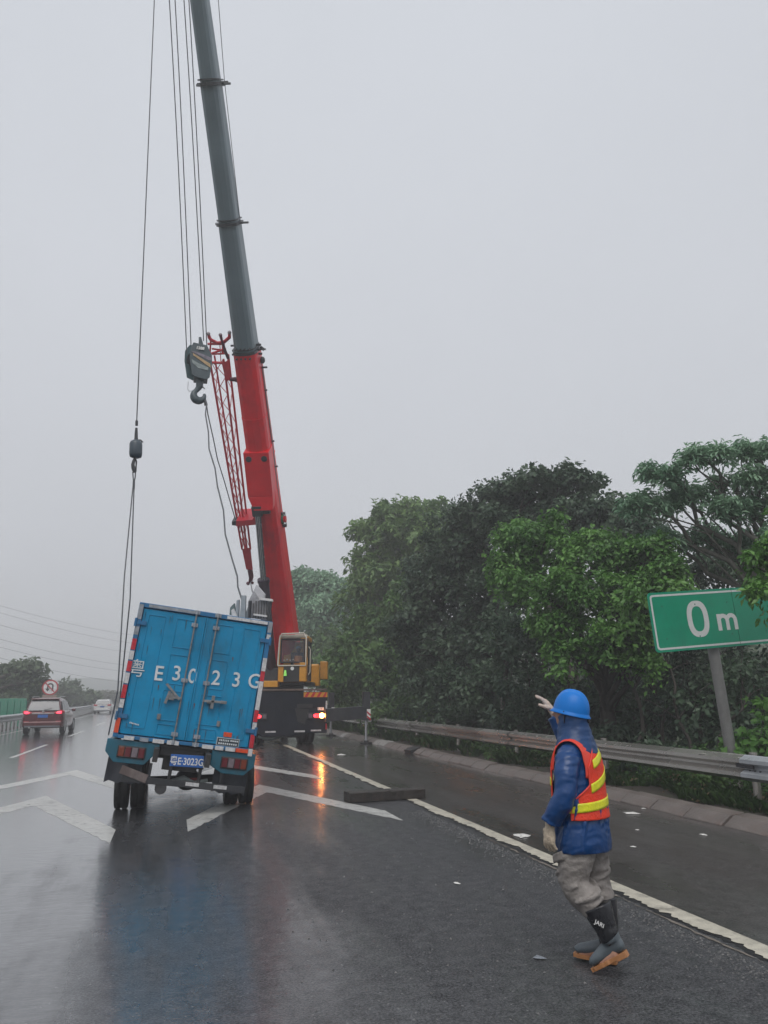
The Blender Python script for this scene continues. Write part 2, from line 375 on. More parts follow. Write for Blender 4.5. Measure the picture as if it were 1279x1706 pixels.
# kerb of sloped concrete stones
M_kerb = pm('kerb_concrete', (.135, .115, .105), .5, var=.25, scale=3, dirt=(.12, .07, .055), dirtamt=.75, bump=.5, bscale=30)
M_kerb2 = pm('kerb_concrete_pale', (.26, .25, .24), .45, var=.2, scale=3, dirt=(.12, .09, .08), dirtamt=.5, bump=.5, bscale=30)
ke = empty('kerb', (7.0, 12, 0)); tag(ke, kind='structure')
kb = [MB().prism([(-.18, 0, -.1), (-.18, 0, .018), (-.02, 0, .13), (.2, 0, .15), (.2, 0, -.1)], (0, .765, 0)).build('kerb_stone', m, ke, bevel=.012) for m in (M_kerb, M_kerb2)]
kb[0].location = (0, -10.2, 0); kb[1].location = (0, -9.4, 0)
for i in range(2, 82):
    o = place(kb[1 if (i > 44 or (i > 28 and random.random() < .5)) else 0], 'kerb_stone', ke, (random.uniform(-.012, .012), -10.2+.8*i, random.uniform(-.012, .008)), (random.uniform(-.01, .01), random.uniform(-.03, .03), random.uniform(-.012, .012)))
tag(MB().box((7.0, 94, .02), (.36, 56, .2)).build('kerb_far', M_kerb2), kind='structure')
# drain grating blocking piece on the kerb
tag(MB().box((6.86, 22.6, .09), (.32, .5, .1), (0, -.3, .1)).build('drain_cover', M_black, bevel=.01), 'small black plastic block lying against the pale kerb beyond the outrigger', 'drain block')

# guardrail: W-beam on posts
def wprofile(h=.35, d=.105):
    pr = [(0, 0), (-.02, .012), (-d, .05), (-d, .095), (-.012, .140), (-.012, .17), (-d, .215), (-d, .26), (-.02, .298), (0, .31)]
    return [(x, z*h/.31) for x, z in pr]
def wbeam(L, name, mat, parent, z0=.385):
    pr = wprofile(); P = []
    for x, z in pr: P.append([Vector((x, 0, z0+z)), Vector((x, L*.33, z0+z)), Vector((x, L*.66, z0+z)), Vector((x, L, z0+z))])
    for x, z in reversed(pr): P.append([Vector((x+.006, 0, z0+z)), Vector((x+.006, L*.33, z0+z)), Vector((x+.006, L*.66, z0+z)), Vector((x+.006, L, z0+z))])
    o = MB().grid(P, smooth=False, closeu=True).build(name, mat, parent); return o
M_rail = pm('weathered_guardrail', (.52, .50, .47), .26, metal=.8, var=.12, scale=1.1, dirt=(.22, .13, .09), dirtamt=.45)
M_rail2 = pm('newer_guardrail', (.48, .51, .54), .33, metal=.4, var=.12, scale=4, dirt=(.2, .18, .16), dirtamt=.4)
gr = empty('guardrail', (7.8, 9.55, .07), label='weathered brown steel crash barrier along the right shoulder', cat='guardrail')
bm0 = wbeam(4.04, 'beam', M_rail, gr); bm0.location = (0, .0, 0)
bmn = wbeam(4.04, 'beam', M_rail2, gr); bmn.location = (-.014, -3.98, 0); bmn['label'] = 'newer pale grey end beam'
for i in range(1, 24):
    place(bm0, 'beam', gr, (random.uniform(-.01, .01)+(.008 if i % 2 else 0), 4.0*i, random.uniform(-.008, .008)), (0, random.uniform(-.04, .04), random.uniform(-.002, .002)))
pst = MB().cyl((.16, 0, -.5), (.16, 0, .76), .057, 12).build('post', M_rail, gr); blk = MB().box((.06, 0, .6), (.1, .18, .2)).build('spacer', M_rail, pst)
pst.location = (0, .1, 0)
for i in range(-1, 24):
    if i == 0: continue
    c = place(pst, 'post', gr, (0, 4.0*i+.1, 0), (0, random.uniform(-.03, .03), 0)); place(blk, 'spacer', c)
for k in range(6):
    MB().cyl((-.035, -.06-.05*(k // 2)*2, .53+.16*(k % 2)), (-.06, -.06-.05*(k // 2)*2, .53+.16*(k % 2)), .013, 8).build('bolt', M_dark, gr)
MB().box((-.075, 0.0, .6), (.02, .34, .08)).build('splice_plate', M_dark, gr)
# leaves and grit caught on the rail top
mb = MB()
for i in range(60):
    y = random.uniform(0, 26); mb.box((-.07+random.uniform(-.02, .02), y, .685+.005), (.03, random.uniform(.02, .09), .006), (0, .5, random.uniform(0, 3)))
o = mb.build('leaf_litter', pm('fallen_petals', (.42, .42, .38), .6, var=.3), gr); o['kind'] = 'stuff'

# median barrier left
gl = empty('median_guardrail', (-8.1, 30, 0), label='pale steel median barrier with close posts left of the dark car', cat='guardrail')
def mb_x(y): return 0 if y < 50 else -.0009*(y-50)**2*.6
b0 = None
for i in range(24):
    y0_ = i*4.0; x0_, x1_ = mb_x(30+y0_), mb_x(34+y0_); yaw = -math.atan2(x1_-x0_, 4)
    if b0 is None: b0 = wbeam(4.05, 'beam', M_galv, gl, .5); b0.rotation_euler = (0, 0, 0); b0.scale = (-1, 1, 1); b0.location = (0, 0, 0)
    else: place(b0, 'beam', gl, (x0_, y0_, 0), (0, 0, yaw))
p0 = MB().box((-.1, 0, .38), (.08, .12, .8)).build('post', M_galv, gl)
for i in range(1, 96): place(p0, 'post', gl, (mb_x(30+i), i*1.0, 0))
# second rail of the far carriageway
ml = empty('far_guardrail', (-10.6, 40, 0), label='far pale barrier of the opposite carriageway behind the green panels', cat='guardrail')
b3 = wbeam(60, 'beam', M_galv, ml, .45); q0 = MB().box((-.1, 1, .35), (.08, .12, .7)).build('post', M_galv, ml)
for i in range(1, 30): place(q0, 'post', ml, (0, 2.0*i, 0))
# green anti-glare panels on the median
gp = empty('anti_glare_screen', (-9.1, 45, 0), label='green anti-glare panel screen standing on the median at the left edge', cat='screen')
M_gpan = pm('green_panel', (.003, .40, .22), .4, var=.12, scale=2, dirt=(.1, .15, .12), dirtamt=.3)
pan = MB().box((0, .97, 1.15), (.05, 1.9, 1.0)).build('panel', M_gpan, gp, bevel=.02)
for i in range(1, 5): place(pan, 'panel', gp, (0, 1.97*i, 0))
pp = MB().box((0, 0, .75), (.1, .08, 1.5)).build('post', pm('green_post', (.01, .26, .16), .4), gp)
for i in range(1, 6): place(pp, 'post', gp, (0, 1.97*i-.01, 0))

# litter on the road
M_lit = pm('wet_litter', (.62, .61, .58), .4, var=.15, scale=30)
for (px, py, s, lab, cat) in [(868, 1394, .17, 'white crumpled rag just beyond the edge line left of the worker', 'rag'),
                    (1050, 1356, .15, 'flat white scrap of paper on the shoulder right of the worker', 'paper'),
                    (1072, 1348, .05, 'tiny white scrap just beyond the flat paper on the shoulder', 'scrap'),
                    (1151, 1362, .09, 'white scrap near the kerb left of the sign pole', 'scrap'),
                    (1172, 1392, .07, 'small white scrap on the shoulder below the sign', 'scrap'),
                    (1062, 1384, .04, 'white pebble on the shoulder beside the worker', 'pebble'),
                    (1055, 1412, .045, 'lowest white pebble on the shoulder right of the jacket hem', 'pebble'),
                    (568, 1258, .22, 'pale wet scrap on the shoulder below the near outrigger', 'scrap'),
                    (761, 1473, .045, 'single white chip in the middle of the dark lane', 'chip'),
                    (899, 1598, .055, 'pale blue-grey scrap on the asphalt left of the boot', 'scrap')]:
    g = gnd(px, py); mb = MB(); n = 9
    ring_ = [Vector((g.x+s*.6*(1+.5*random.uniform(-1, 1))*math.cos(2*math.pi*i/n), g.y+s*.8*(1+.5*random.uniform(-1, 1))*math.sin(2*math.pi*i/n), .010)) for i in range(n)]
    top = Vector((g.x, g.y, .014+s*.07))
    vs = ring_+[r_.lerp(top, .6)+Vector((0, 0, random.uniform(0, .07)*s)) for r_ in ring_]+[top]
    mb._add(vs, [(i, (i+1) % n, (i+1) % n+n, i+n) for i in range(n)]+[(i+n, (i+1) % n+n, 2*n) for i in range(n)])
    tag(mb.build('litter_'+cat if cat in ('paper', 'rag') else cat, M_lit if py < 1590 else pm('grey_litter', (.20, .22, .25), .4)), lab, cat)

# grit and broken asphalt crumbs beside the line
V = []; F_ = []
for i in range(3800):
    y = 2.5+9*random.random()**1.3; x = 3.62-abs(random.gauss(0, .16)) if random.random() < .8 else random.uniform(.8, 3.6)
    r_ = random.uniform(.003, .011)*(1+.03*y); n = len(V); a0 = random.uniform(0, 6.28)
    for k in range(4): V.append((x+r_*math.cos(a0+k*1.57)*random.uniform(.7, 1.3), y+r_*math.sin(a0+k*1.57)*random.uniform(.7, 1.3), .0005))
    V.append((x+random.uniform(-.3, .3)*r_, y, r_*random.uniform(.5, .9))); F_ += [(n+k, n+(k+1) % 4, n+4) for k in range(4)]
mb = MB(); mb._add(V, F_); o = mb.build('grit', pm('grit_stone', (.075, .075, .075), .3, var=.8, scale=35)); tag(o, 'loose dark grit and asphalt crumbs beside the edge line', 'grit', kind='stuff')

# timber beam across the line
A = gnd(577, 1337); B = gnd(703, 1329); A.z = B.z = .085
tb = MB(); d = (B-A); k = 14; P = []
for q in range(8):
    row = []
    for i in range(k+1):
        c = A.lerp(B, i/k); yv, zv = [(-.13, -.075), (-.13, .06), (-.115, .075), (.115, .075), (.13, .06), (.13, -.06), (.115, -.075), (-.115, -.075)][q]
        nn = Vector((-d.y, d.x, 0)).normalized(); row.append(c+nn*yv+Vector((0, 0, zv+.012*noise.noise(Vector((i*.9, q, 2))))))
    P.append(row)
tb.grid(P, smooth=False, closeu=True)
for e_ in (0, -1): tb.poly([P[q][e_] for q in range(8)])
tb = tb.build('timber_beam', pm('soaked_timber', (.026, .021, .018), .5, var=.4, scale=9, dirt=(.07, .05, .035), dirtamt=.5, bump=.7, bscale=35))
tag(tb, 'dark wet timber baulk lying across the white edge line', 'timber')

# ---------------------------------------------------------------- green distance sign
sg = empty('distance_sign', (8.42, 10.62, .05), (0, R(-4.6), 0), 'green roadside board reading 0 m on a leaning grey pole', 'sign')
M_sgreen = pm('sign_green', (.002, .27, .155), .38, var=.08, scale=3, dirt=(.02, .12, .09), dirtamt=.3)
M_swhite = pm('sign_white', (.62, .64, .64), .35, var=.05, scale=12)
M_pole = pm('pole_grey', (.20, .20, .195), .5, metal=.1, var=.15, scale=5, dirt=(.12, .11, .10), dirtamt=.6)
MB().cyl((0, 0, 0), (0, 0, 3.05), .085, 20).build('pole', M_pole, sg)
MB().ring([(0, 0, -.1), (0, 0, .06), (0, 0, .12), (0, 0, .3)], [.22, .2, .13, .088], 10).build('footing', pm('footing_concrete', (.22, .21, .19), .8, var=.4, scale=12, bump=.8), sg)
bx0, bx1, bz0, bz1 = -1.13, 1.22, 2.30, 3.22
def rrect(x0, x1, z0, z1, r, y, n=6):
    pts = []
    for cx_, cz_, a0 in ((x1-r, z1-r, 0), (x0+r, z1-r, 90), (x0+r, z0+r, 180), (x1-r, z0+r, 270)):
        for i in range(n+1):
            a = R(a0+90*i/n); pts.append(Vector((cx_+r*math.cos(a), y, cz_+r*math.sin(a))))
    return pts
MB().prism(rrect(bx0, bx1, bz0, bz1, .06, -.135), (0, .012, 0)).build('board', M_sgreen, sg)
o1, i1 = rrect(bx0+.035, bx1-.035, bz0+.035, bz1-.035, .05, -.1375), rrect(bx0+.065, bx1-.065, bz0+.065, bz1-.065, .035, -.1375)
mb = MB(); n = len(o1); mb._add(o1+i1, [(i, (i+1) % n, (i+1) % n+n, i+n) for i in range(n)]); mb.build('border', M_swhite, sg)
for zz in (2.5, 3.0): MB().box((.08, -.105, zz), (2.1, .04, .07)).build('rail', M_galv, sg); MB().box((0, -.045, zz), (.24, .08, .05)).build('clamp', M_galv, sg)
MB().box((.42, -.1365, 2.76), (.005, .004, .90)).build('panel_joint', pm('joint_dark_green', (.002, .10, .06), .6), sg)  # thin upright panel joint in a darker green
for bx_ in (-.9, -.3, .3, .95):
    for bz_ in (2.5, 3.0): MB().cyl((bx_, -.1355, bz_), (bx_, -.1395, bz_), .012, 8).build('rivet', pm('rivet_green', (.01, .17, .11), .4), sg)
# digit 0 and letter m, outlined shapes
def ovalring(cx_, cz_, a, b, w, y, th):
    n = 40; mb = MB(); V = []
    def sup(t, ra, rb): c, s = math.cos(t), math.sin(t); return math.copysign(abs(c)**.8, c)*ra, math.copysign(abs(s)**.8, s)*rb
    for rr in ((a, b), (a-w, b-w)):
        for i in range(n):
            x, z = sup(2*math.pi*i/n, *rr); V.append(Vector((cx_+x, y, cz_+z)))
    mb._add(V, [(i, (i+1) % n, (i+1) % n+n, i+n) for i in range(n)]); return mb
ovalring(-.285, 2.77, .195, .285, .088, -.1378, 0).build('digit_zero', M_swhite, sg)
mb = MB(); yl = -.1378; x0, z0, hh, sw = .06, 2.56, .26, .072
def strip(path, w):
    P = [[], []]
    for i, p in enumerate(path):
        a = path[max(0, i-1)]; b = path[min(len(path)-1, i+1)]; t = Vector((b[0]-a[0], b[1]-a[1])).normalized()
        nx_, nz_ = -t.y*w/2, t.x*w/2; P[0].append(Vector((p[0]+nx_, yl, p[1]+nz_))); P[1].append(Vector((p[0]-nx_, yl, p[1]-nz_)))
    mb.grid(P, smooth=False)
strip([(x0+sw/2, z0), (x0+sw/2, z0+hh)], sw)
for k in range(2):
    cx_ = x0+sw/2+.152*k; rr = .152/2
    yl -= .0005
    strip([(cx_, z0+hh-rr-.025)]+[(cx_+rr-rr*math.cos(a), z0+hh-rr-.03+rr*math.sin(a)) for a in [i*math.pi/10 for i in range(1, 10)]]+[(cx_+2*rr, z0+hh-rr-.04), (cx_+2*rr, z0)], sw*.92)
mb.build('letter_m', M_swhite, sg)

# no-U-turn sign far left
ns = empty('no_u_turn_sign', (-8.75, 62, 0), label='round red-rimmed no U-turn sign above the dark car', cat='sign')
MB().cyl((0, 0, 0), (0, 0, 2.0), .05, 8).build('post', M_pole, ns)
MB().cyl((0, -.06, 2.42), (0, -.03, 2.42), .56, 32).build('disc', pm('sign_red', (.45, .03, .04), .4), ns)
MB().cyl((0, -.068, 2.42), (0, -.062, 2.42), .46, 32).build('face', pm('sign_face_white', (.7, .7, .7), .4), ns)
mb = MB(); yl = -.074; M_sblk = pm('sign_black', (.02, .02, .02), .5)
strip([(.17, 2.15), (.17, 2.55)]+[(.17*math.cos(a)+.0, 2.55+.13*math.sin(a)) for a in [i*math.pi/8 for i in range(1, 8)]]+[(-.17, 2.55), (-.17, 2.32)], .1)
mb.poly([(-.33, yl, 2.34), (-.01, yl, 2.34), (-.17, yl, 2.14)]); mb.build('arrow', M_sblk, ns)
MB().box((-.02, -.08, 2.42), (.08, .006, .9), (0, R(-45), 0)).build('slash', MATS['sign_red'], ns)
MB().box((.0, -.05, 1.62), (.95, .02, .55)).build('lower_plate', pm('brown_plate', (.30, .22, .19), .5), ns)

# power lines
for i, ((xa, ya), (xb, yb)) in enumerate([((-80, 985), (260, 1062)), ((-80, 996), (260, 1076)), ((-60, 1024), (260, 1090)), ((-60, 1048), (260, 1112)), ((-60, 1062), (260, 1122)), ((-60, 1080), (260, 1140))]):
    a, b = atY(xa, ya, 110), atY(xb, yb, 190); pts = [a.lerp(b, k/12)-Vector((0, 0, 1.0*(1-(2*k/12-1)**2))) for k in range(13)]
    nm = ['topmost', 'second', 'third', 'fourth', 'fifth', 'lowest'][i]
    tag(MB().tube(pts, .022, 5).build('power_line', M_wire), nm+' of the six faint power lines crossing the grey sky at left', 'power line', 'overhead power lines')
# ================================================================== TREES
def unit(v): return v/np.maximum(np.linalg.norm(v, axis=1, keepdims=True), 1e-6)
def leaf_cloud(blobs, per_m2, size, clump_r, leaves_per, flat=.75, droop=.25, aspect=2.0, inner=.35, sprays=0, shrink=.88):
    """blobs: (centre, (rx,ry,rz)); clumps of leaves spread through each blob's volume, denser at its skin"""
    Vs = []; blobs = list(blobs)
    if sprays:
        blobs = [(c, tuple(np.array(r)*shrink)) for c, r in blobs]
        for c, r in list(blobs):
            for _ in range(sprays):
                d = rng.normal(size=3); d[2] = abs(d[2])*.8+.1; d /= np.linalg.norm(d); k = rng.uniform(.18, .34); q = rng.uniform(1.0, 1.32)
                blobs.append((tuple(np.array(c)+d*np.array(r)*q), (r[0]*k, r[1]*k, min(r)*k*.8)))
    for c, r in blobs:
        r = np.array(r, float); area = 4*math.pi*((r[0]*r[1])**1.6+(r[0]*r[2])**1.6+(r[1]*r[2])**1.6)**(1/1.6)/3**(1/1.6)
        nc = max(4, int(area*per_m2)); d = unit(rng.normal(size=(nc, 3))); d[:, 2] = np.where(rng.random(nc) < .3, np.abs(d[:, 2]), d[:, 2])
        rad = np.where(rng.random(nc) < inner*.8, rng.random(nc)**.5*.85, .8+.28*rng.random(nc)**1.3)
        wob = 1+.30*np.sin(d[:, 0]*5+c[0]*3)*np.cos(d[:, 2]*6+c[1])+.12*np.sin(d[:, 1]*11+c[2])
        cc = np.array(c)+d*r*(rad*wob)[:, None]
        cn = unit(d*np.array([.5, .5, .35])+np.array([0, 0, flat])+rng.normal(size=(nc, 3))*.25)
        n = nc*leaves_per; idx = np.repeat(np.arange(nc), leaves_per); N = cn[idx]
        t1 = unit(np.cross(N, rng.normal(size=(n, 3)))); rr = clump_r*(.25+.75*rng.random(n))**.8
        scale_c = (.6+.8*rng.random(nc))[idx]
        pos = cc[idx]+t1*(rr*scale_c)[:, None]+N*(rng.normal(size=n)*clump_r*.28)[:, None]
        pos[:, 2] -= droop*rr*scale_c
        dirv = unit(t1+rng.normal(size=(n, 3))*.45-np.array([0, 0, 1])*droop*rng.random((n, 1))*1.6)
        nrm = unit(N+rng.normal(size=(n, 3))*.45); side = unit(np.cross(nrm, dirv)); nrm = np.cross(dirv, side)
        L = size*(.6+.8*rng.random(n))[:, None]; Wd = L/aspect
        a = pos-dirv*L*.5; b = pos+side*Wd*.5+nrm*L*.10; c_ = pos+dirv*L*.5-nrm*L*.12; e_ = pos-side*Wd*.5+nrm*L*.10
        Vs.append(np.stack([a, b, c_, e_], 1).reshape(-1, 3))
    return np.concatenate(Vs)
def mesh_quads(name, V, mat, parent=None, kind=None):
    n = len(V)//4; me = bpy.data.meshes.new(name); me.vertices.add(4*n); me.vertices.foreach_set('co', V.astype(np.float32).ravel())
    f = np.arange(4*n).reshape(n, 4); tri = np.concatenate([f[:, [0, 1, 2]], f[:, [0, 2, 3]]], 1).reshape(-1)
    me.loops.add(len(tri)); me.loops.foreach_set('vertex_index', tri.astype(np.int32)); me.polygons.add(2*n)
    me.polygons.foreach_set('loop_start', np.arange(0, 6*n, 3, dtype=np.int32)); me.polygons.foreach_set('loop_total', np.full(2*n, 3, np.int32))
    me.materials.append(mat); me.update(calc_edges=True)
    if parent is not None: me.transform(wmat(parent).inverted())
    o = bpy.data.objects.new(name, me); COL.objects.link(o)
    if parent is not None: o.parent = parent
    if kind: o['kind'] = kind
    return o
M_bark = pm('bark', (.055, .047, .04), .8, var=.4, scale=8, bump=.8, bscale=18)
M_barkw = pm('pale_bark', (.17, .16, .14), .75, var=.3, scale=8, bump=.6, bscale=18)
def limb(mb, a, b, ra, rb, bend=.18, k=7):
    a = Vector(a); b = Vector(b); L = (b-a).length; pts = []; o = Vector((random.uniform(-1, 1), random.uniform(-1, 1), 0))
    for i in range(k+1):
        u = i/k; p = a.lerp(b, u); p += Vector((noise.noise(a+Vector((u*3, 0, 0))), noise.noise(a+Vector((0, u*3, 7))), 0))*L*bend*math.sin(math.pi*u)
        p.z += L*.10*math.sin(math.pi*u); pts.append(p)
    mb.tube(pts, [ra+(rb-ra)*(i/k)**.8 for i in range(k+1)], 7); return pts
def tree(name, base, blobs, leaf, label, group, per, size, clump, lpc, trunk_r=.14, bark=None, fork=.45, flat=.75, droop=.25, aspect=2.0, inner=.35, twigs=3, cat='tree', lean=(0, 0)):
    base = Vector(base); e_ = empty(name, base, label=label, cat=cat, group=group)
    top = sum((Vector(b[0]) for b in blobs), Vector())/len(blobs)
    zf = base.z+(top.z-base.z)*fork; f = Vector((base.x*.65+top.x*.35+lean[0], base.y*.65+top.y*.35+lean[1], zf))
    mb = MB(); pts = limb(mb, base-Vector((0, 0, .2)), f, trunk_r*1.25, trunk_r*.75, .12); 
    for c, r in blobs:
        c = Vector(c); st = pts[random.choice([-1, -1, -2, -3])]
        ed = c+Vector((random.uniform(-.2, .2)*r[0], 0, r[2]*.1)); q = limb(mb, st, ed, trunk_r*.55, trunk_r*.16, .22)
        for _ in range(twigs):
            d = Vector((random.gauss(0, 1), random.gauss(0, 1), random.gauss(.3, .8))).normalized()
            tw = c+Vector((d.x*r[0], d.y*r[1], d.z*r[2]))*.85; limb(mb, q[random.randint(3, 6)], tw, trunk_r*.17, trunk_r*.05, .2, 5)
    mb.build('trunk', bark or M_bark, e_, world=True)
    mesh_quads('crown', leaf_cloud(blobs, per, size, clump, lpc, flat, droop, aspect, inner, 6, .70 if name == 'umbrella_tree' else .87), leaf, e_)
    return e_
def B(px, py, rx, ry, D, depth=1.0):
    p = atD(px, py, D); s = axdepth(p)/FOC; return (tuple(p), (rx*s, max(rx, ry)*s*depth, ry*s))
L_bright = leafmat('leaf_bright', (.045, .135, .026), (.18, .37, .085), .38)
L_mid = leafmat('leaf_mid', (.035, .095, .026), (.13, .24, .06), .42)
L_dark = leafmat('leaf_dark', (.024, .052, .034), (.105, .165, .095), .42)
L_blue = leafmat('leaf_bluegreen', (.12, .24, .15), (.34, .52, .34), .45)
L_lite = leafmat('leaf_light', (.06, .125, .045), (.20, .32, .10), .42)
L_far = leafmat('leaf_far', (.08, .12, .075), (.16, .21, .12), .5)
VZ = .05
# tall airy umbrella tree, top right
tree('umbrella_tree', (13.4, 14.2, VZ), [B(1100, 790, 36, 17, 17.2), B(1062+12, 845, 34, 22, 17.5), B(1170, 762, 40, 15, 17), B(1262, 752, 36, 17, 17.4), B(1225, 800, 40, 20, 17.6),
     B(1140, 838, 46, 22, 18), B(1205, 850, 30, 20, 17.3), B(1262, 850, 34, 26, 18), B(1110, 905, 44, 26, 18.2), B(1175, 900, 40, 22, 18.5), B(1250, 915, 36, 28, 18.4), B(1310, 800, 40, 30, 17.5), B(1320, 900, 40, 40, 17)],
     L_blue, 'tall airy umbrella-shaped tree with feathery blue-green tiers at the top right', 'roadside trees', 7.5, .15, .28, 34, .17, M_barkw, .5, .95, .3, 3.2, .15)
# bright green tree
tree('bright_tree', (9.6, 16.2, VZ), [B(895, 905, 62, 42, 18.5), B(850, 945, 40, 52, 18.8), B(905, 985, 66, 50, 18), B(990, 925, 62, 36, 18), B(1058, 935, 52, 34, 17.6), B(985, 1000, 62, 46, 17.4), B(1060, 1005, 62, 46, 16.8),
     B(1112, 975, 40, 44, 16.6), B(1085, 920, 40, 26, 17.2), B(1030, 1065, 46, 34, 16.8), B(930, 1050, 44, 30, 17.6), B(950, 1095, 32, 34, 17.2), B(1060, 1105, 32, 24, 17)],
     L_bright, 'bright fresh-green broadleaf tree in the middle of the row left of the sign', 'roadside trees', 15, .115, .24, 26, .15, None, .42, .8, .35, 1.7, .25)
# dark tall tree behind
tree('dark_tree', (11.4, 21.5, VZ), [B(880, 820, 62, 34, 25), B(945, 815, 52, 32, 25), B(1010, 868, 50, 36, 24), B(820, 850, 60, 42, 26), B(770, 905, 56, 48, 27), B(870, 880, 60, 44, 25), B(960, 880, 70, 40, 24.5), B(1070, 890, 40, 30, 23)],
     L_dark, 'tallest dark tree with ragged bluish-green top behind the bright tree', 'roadside trees', 8.5, .17, .34, 26, .22, None, .5, .5, .1, 1.6, .4)
tree('dark_tree', (10.2, 25.0, VZ), [B(760, 985, 70, 60, 28), B(830, 1000, 56, 66, 26), B(710, 1060, 70, 62, 29), B(800, 1080, 76, 56, 27), B(720, 960, 46, 50, 30)],
     L_dark, 'dense near-black bushy tree between the pale compound-leaf tree and the bright tree', 'roadside trees', 8, .17, .34, 26, .2, None, .4, .5, .1, 1.6, .4)
tree('dark_tree', (10.0, 20.0, VZ), [B(870, 1085, 60, 52, 22), B(800, 1150, 70, 46, 24), B(890, 1160, 60, 46, 21), B(720, 1150, 70, 46, 28), B(960, 1170, 40, 26, 20)],
     L_dark, 'dark shrubby tree above the barrier just left of the blue helmet', 'roadside trees', 8, .14, .30, 26, .14, None, .3, .5, .1, 1.6, .4)
# lighter tree left of centre
tree('compound_leaf_tree', (10.6, 38, VZ), [B(655, 865, 44, 26, 42), B(700, 855, 40, 24, 41), B(625, 890, 36, 26, 43), B(672, 905, 56, 38, 41), B(615, 945, 34, 40, 43), B(660, 965, 58, 42, 41), B(720, 900, 40, 40, 39), B(620, 1000, 44, 36, 42)],
     L_lite, 'tall pale green tree with loose open leaf sprays, left end of the tall trees', 'roadside trees', 3.3, .34, .62, 24, .3, M_barkw, .5, .5, .3, 2.3, .3)
tree('green_tree', (10.2, 36, VZ), [B(620, 1060, 50, 44, 38), B(590, 1105, 46, 44, 38), B(650, 1110, 60, 50, 36), B(680, 1020, 44, 46, 36), B(570, 1140, 40, 34, 38)],
     L_mid, 'mid-green rounded tree right of the crane cab behind the barrier', 'roadside trees', 4.6, .26, .46, 26, .2, None, .35, .6, .2, 1.8, .4)
# far umbrella tree right of boom
tree('far_umbrella_tree', (12.0, 60, VZ), [B(520, 968, 40, 13, 64), B(562, 985, 34, 12, 63), B(505, 1000, 28, 13, 64), B(550, 1010, 44, 15, 62), B(590, 1000, 26, 15, 62), B(515, 1035, 32, 16, 63), B(560, 1048, 36, 16, 62), B(590, 1060, 26, 16, 62)],
     L_blue, 'distant flat-tiered tree just right of the red boom above the crane cab', 'roadside trees', 3.2, .38, .95, 34, .32, None, .45, .9, .3, 2.2, .3)
tree('far_tree', (13.4, 58, VZ), [B(560, 1090, 50, 34, 60), B(600, 1100, 40, 40, 58), B(530, 1110, 40, 34, 60), B(570, 1140, 50, 34, 58)],
     L_mid, 'low distant tree filling the gap behind the crane cab', 'roadside trees', 2.4, .38, .8, 30, .25, None, .4, .6, .2, 1.8, .4)
# trees behind the sign
tree('back_tree', (15.6, 19.0, VZ), [B(1130, 960, 60, 40, 24), B(1200, 950, 60, 40, 23), B(1270, 970, 60, 50, 22), B(1060, 900, 50, 36, 25), B(1130, 1040, 50, 40, 24), B(1300, 1050, 50, 50, 22), B(1180, 1060, 36, 26, 23)],
     L_dark, 'dark twiggy tree directly behind the green distance board', 'roadside trees', 4.6, .15, .32, 24, .18, None, .45, .5, .1, 1.7, .4, 5)
tree('back_tree', (12.4, 18.2, VZ), [B(1010, 1110, 56, 44, 21.5), B(1080, 1150, 46, 36, 21), B(1000, 1180, 60, 36, 20), B(1130, 1190, 46, 30, 20)],
     L_dark, 'shaded thin-stemmed tree between the worker and the sign pole', 'roadside trees', 4.2, .15, .3, 24, .12, None, .35, .4, .1, 1.7, .4, 5)
# overhanging branch at right edge, over the board
tree('overhanging_tree', (9.9, 9.6, VZ), [B(1268, 932, 22, 30, 12.0, .8), B(1262, 985, 14, 18, 11.9, .7), B(1320, 930, 50, 50, 12.4), B(1310, 1000, 30, 30, 12.2), B(1360, 860, 60, 50, 12.8)],
     L_bright, 'near bright branch hanging over the right corner of the green board', 'roadside trees', 22, .10, .16, 22, .09, None, .6, .7, .5, 2.0, .35, cat='tree')
# bare leaning stems in the shade behind the barrier
k = 0
for (x0, y0_, x1, y1_, D, r) in [(1035, 1200, 1130, 1030, 17.5, .06), (1110, 1220, 1075, 1060, 18, .05), (1160, 1230, 1100, 1060, 17, .045), (1165, 1220, 1140, 1080, 18, .06), (1175, 1225, 1279, 1120, 17, .05), (985, 1200, 1010, 1080, 19, .07), (905, 1190, 900, 1060, 21, .08), (840, 1190, 835, 1040, 22, .09), (1130, 1210, 1200, 1100, 18.5, .035), (1080, 1215, 1140, 1120, 18, .03), (745, 1185, 740, 1080, 27, .11), (930, 1195, 965, 1050, 20, .05)]:
    a = atD(x0, y0_, D); a.z = -.1; b = atD(x1, y1_, D*1.02); e_ = empty('thin_tree', (a.x, a.y, 0), label=None, cat='tree', group='thin dark stems in the shade behind the barrier')
    mb = MB(); pts = limb(mb, a, b, r, r*.35, .15, 9)
    for j in range(7):
        s_ = pts[random.randint(3, 9)]; limb(mb, s_, s_+Vector((random.uniform(-1.1, 1.1), random.uniform(-.6, .6), random.uniform(.1, 1.1))), r*.35, r*.08, .25, 5)
    mb.build('trunk', M_bark, e_, world=True)
    V = leaf_cloud([((b.x, b.y, b.z), (.8, .8, .5))], 3.2, .13, .26, 20, .5, .2); mesh_quads('crown', V, L_dark, e_); k += 1
    e_['label'] = ['slanting thin stem rising right toward the board left edge', 'thin stem under the left corner of the board', 'crossing thin stem leaning left just left of the pole', 'nearly upright thin stem hidden close left of the sign pole', 'stem leaning right out of the frame behind the pole',
                   'thin stem right of the worker helmet', 'dark stem directly left of the worker raised hand', 'dark trunk above the barrier midway to the crane', 'finest stem leaning right beside the sign pole', 'short fine stem leaning right below the board', 'thick dark trunk right of the outrigger in the shade', 'slanting stem directly behind the blue helmet'][k-1]
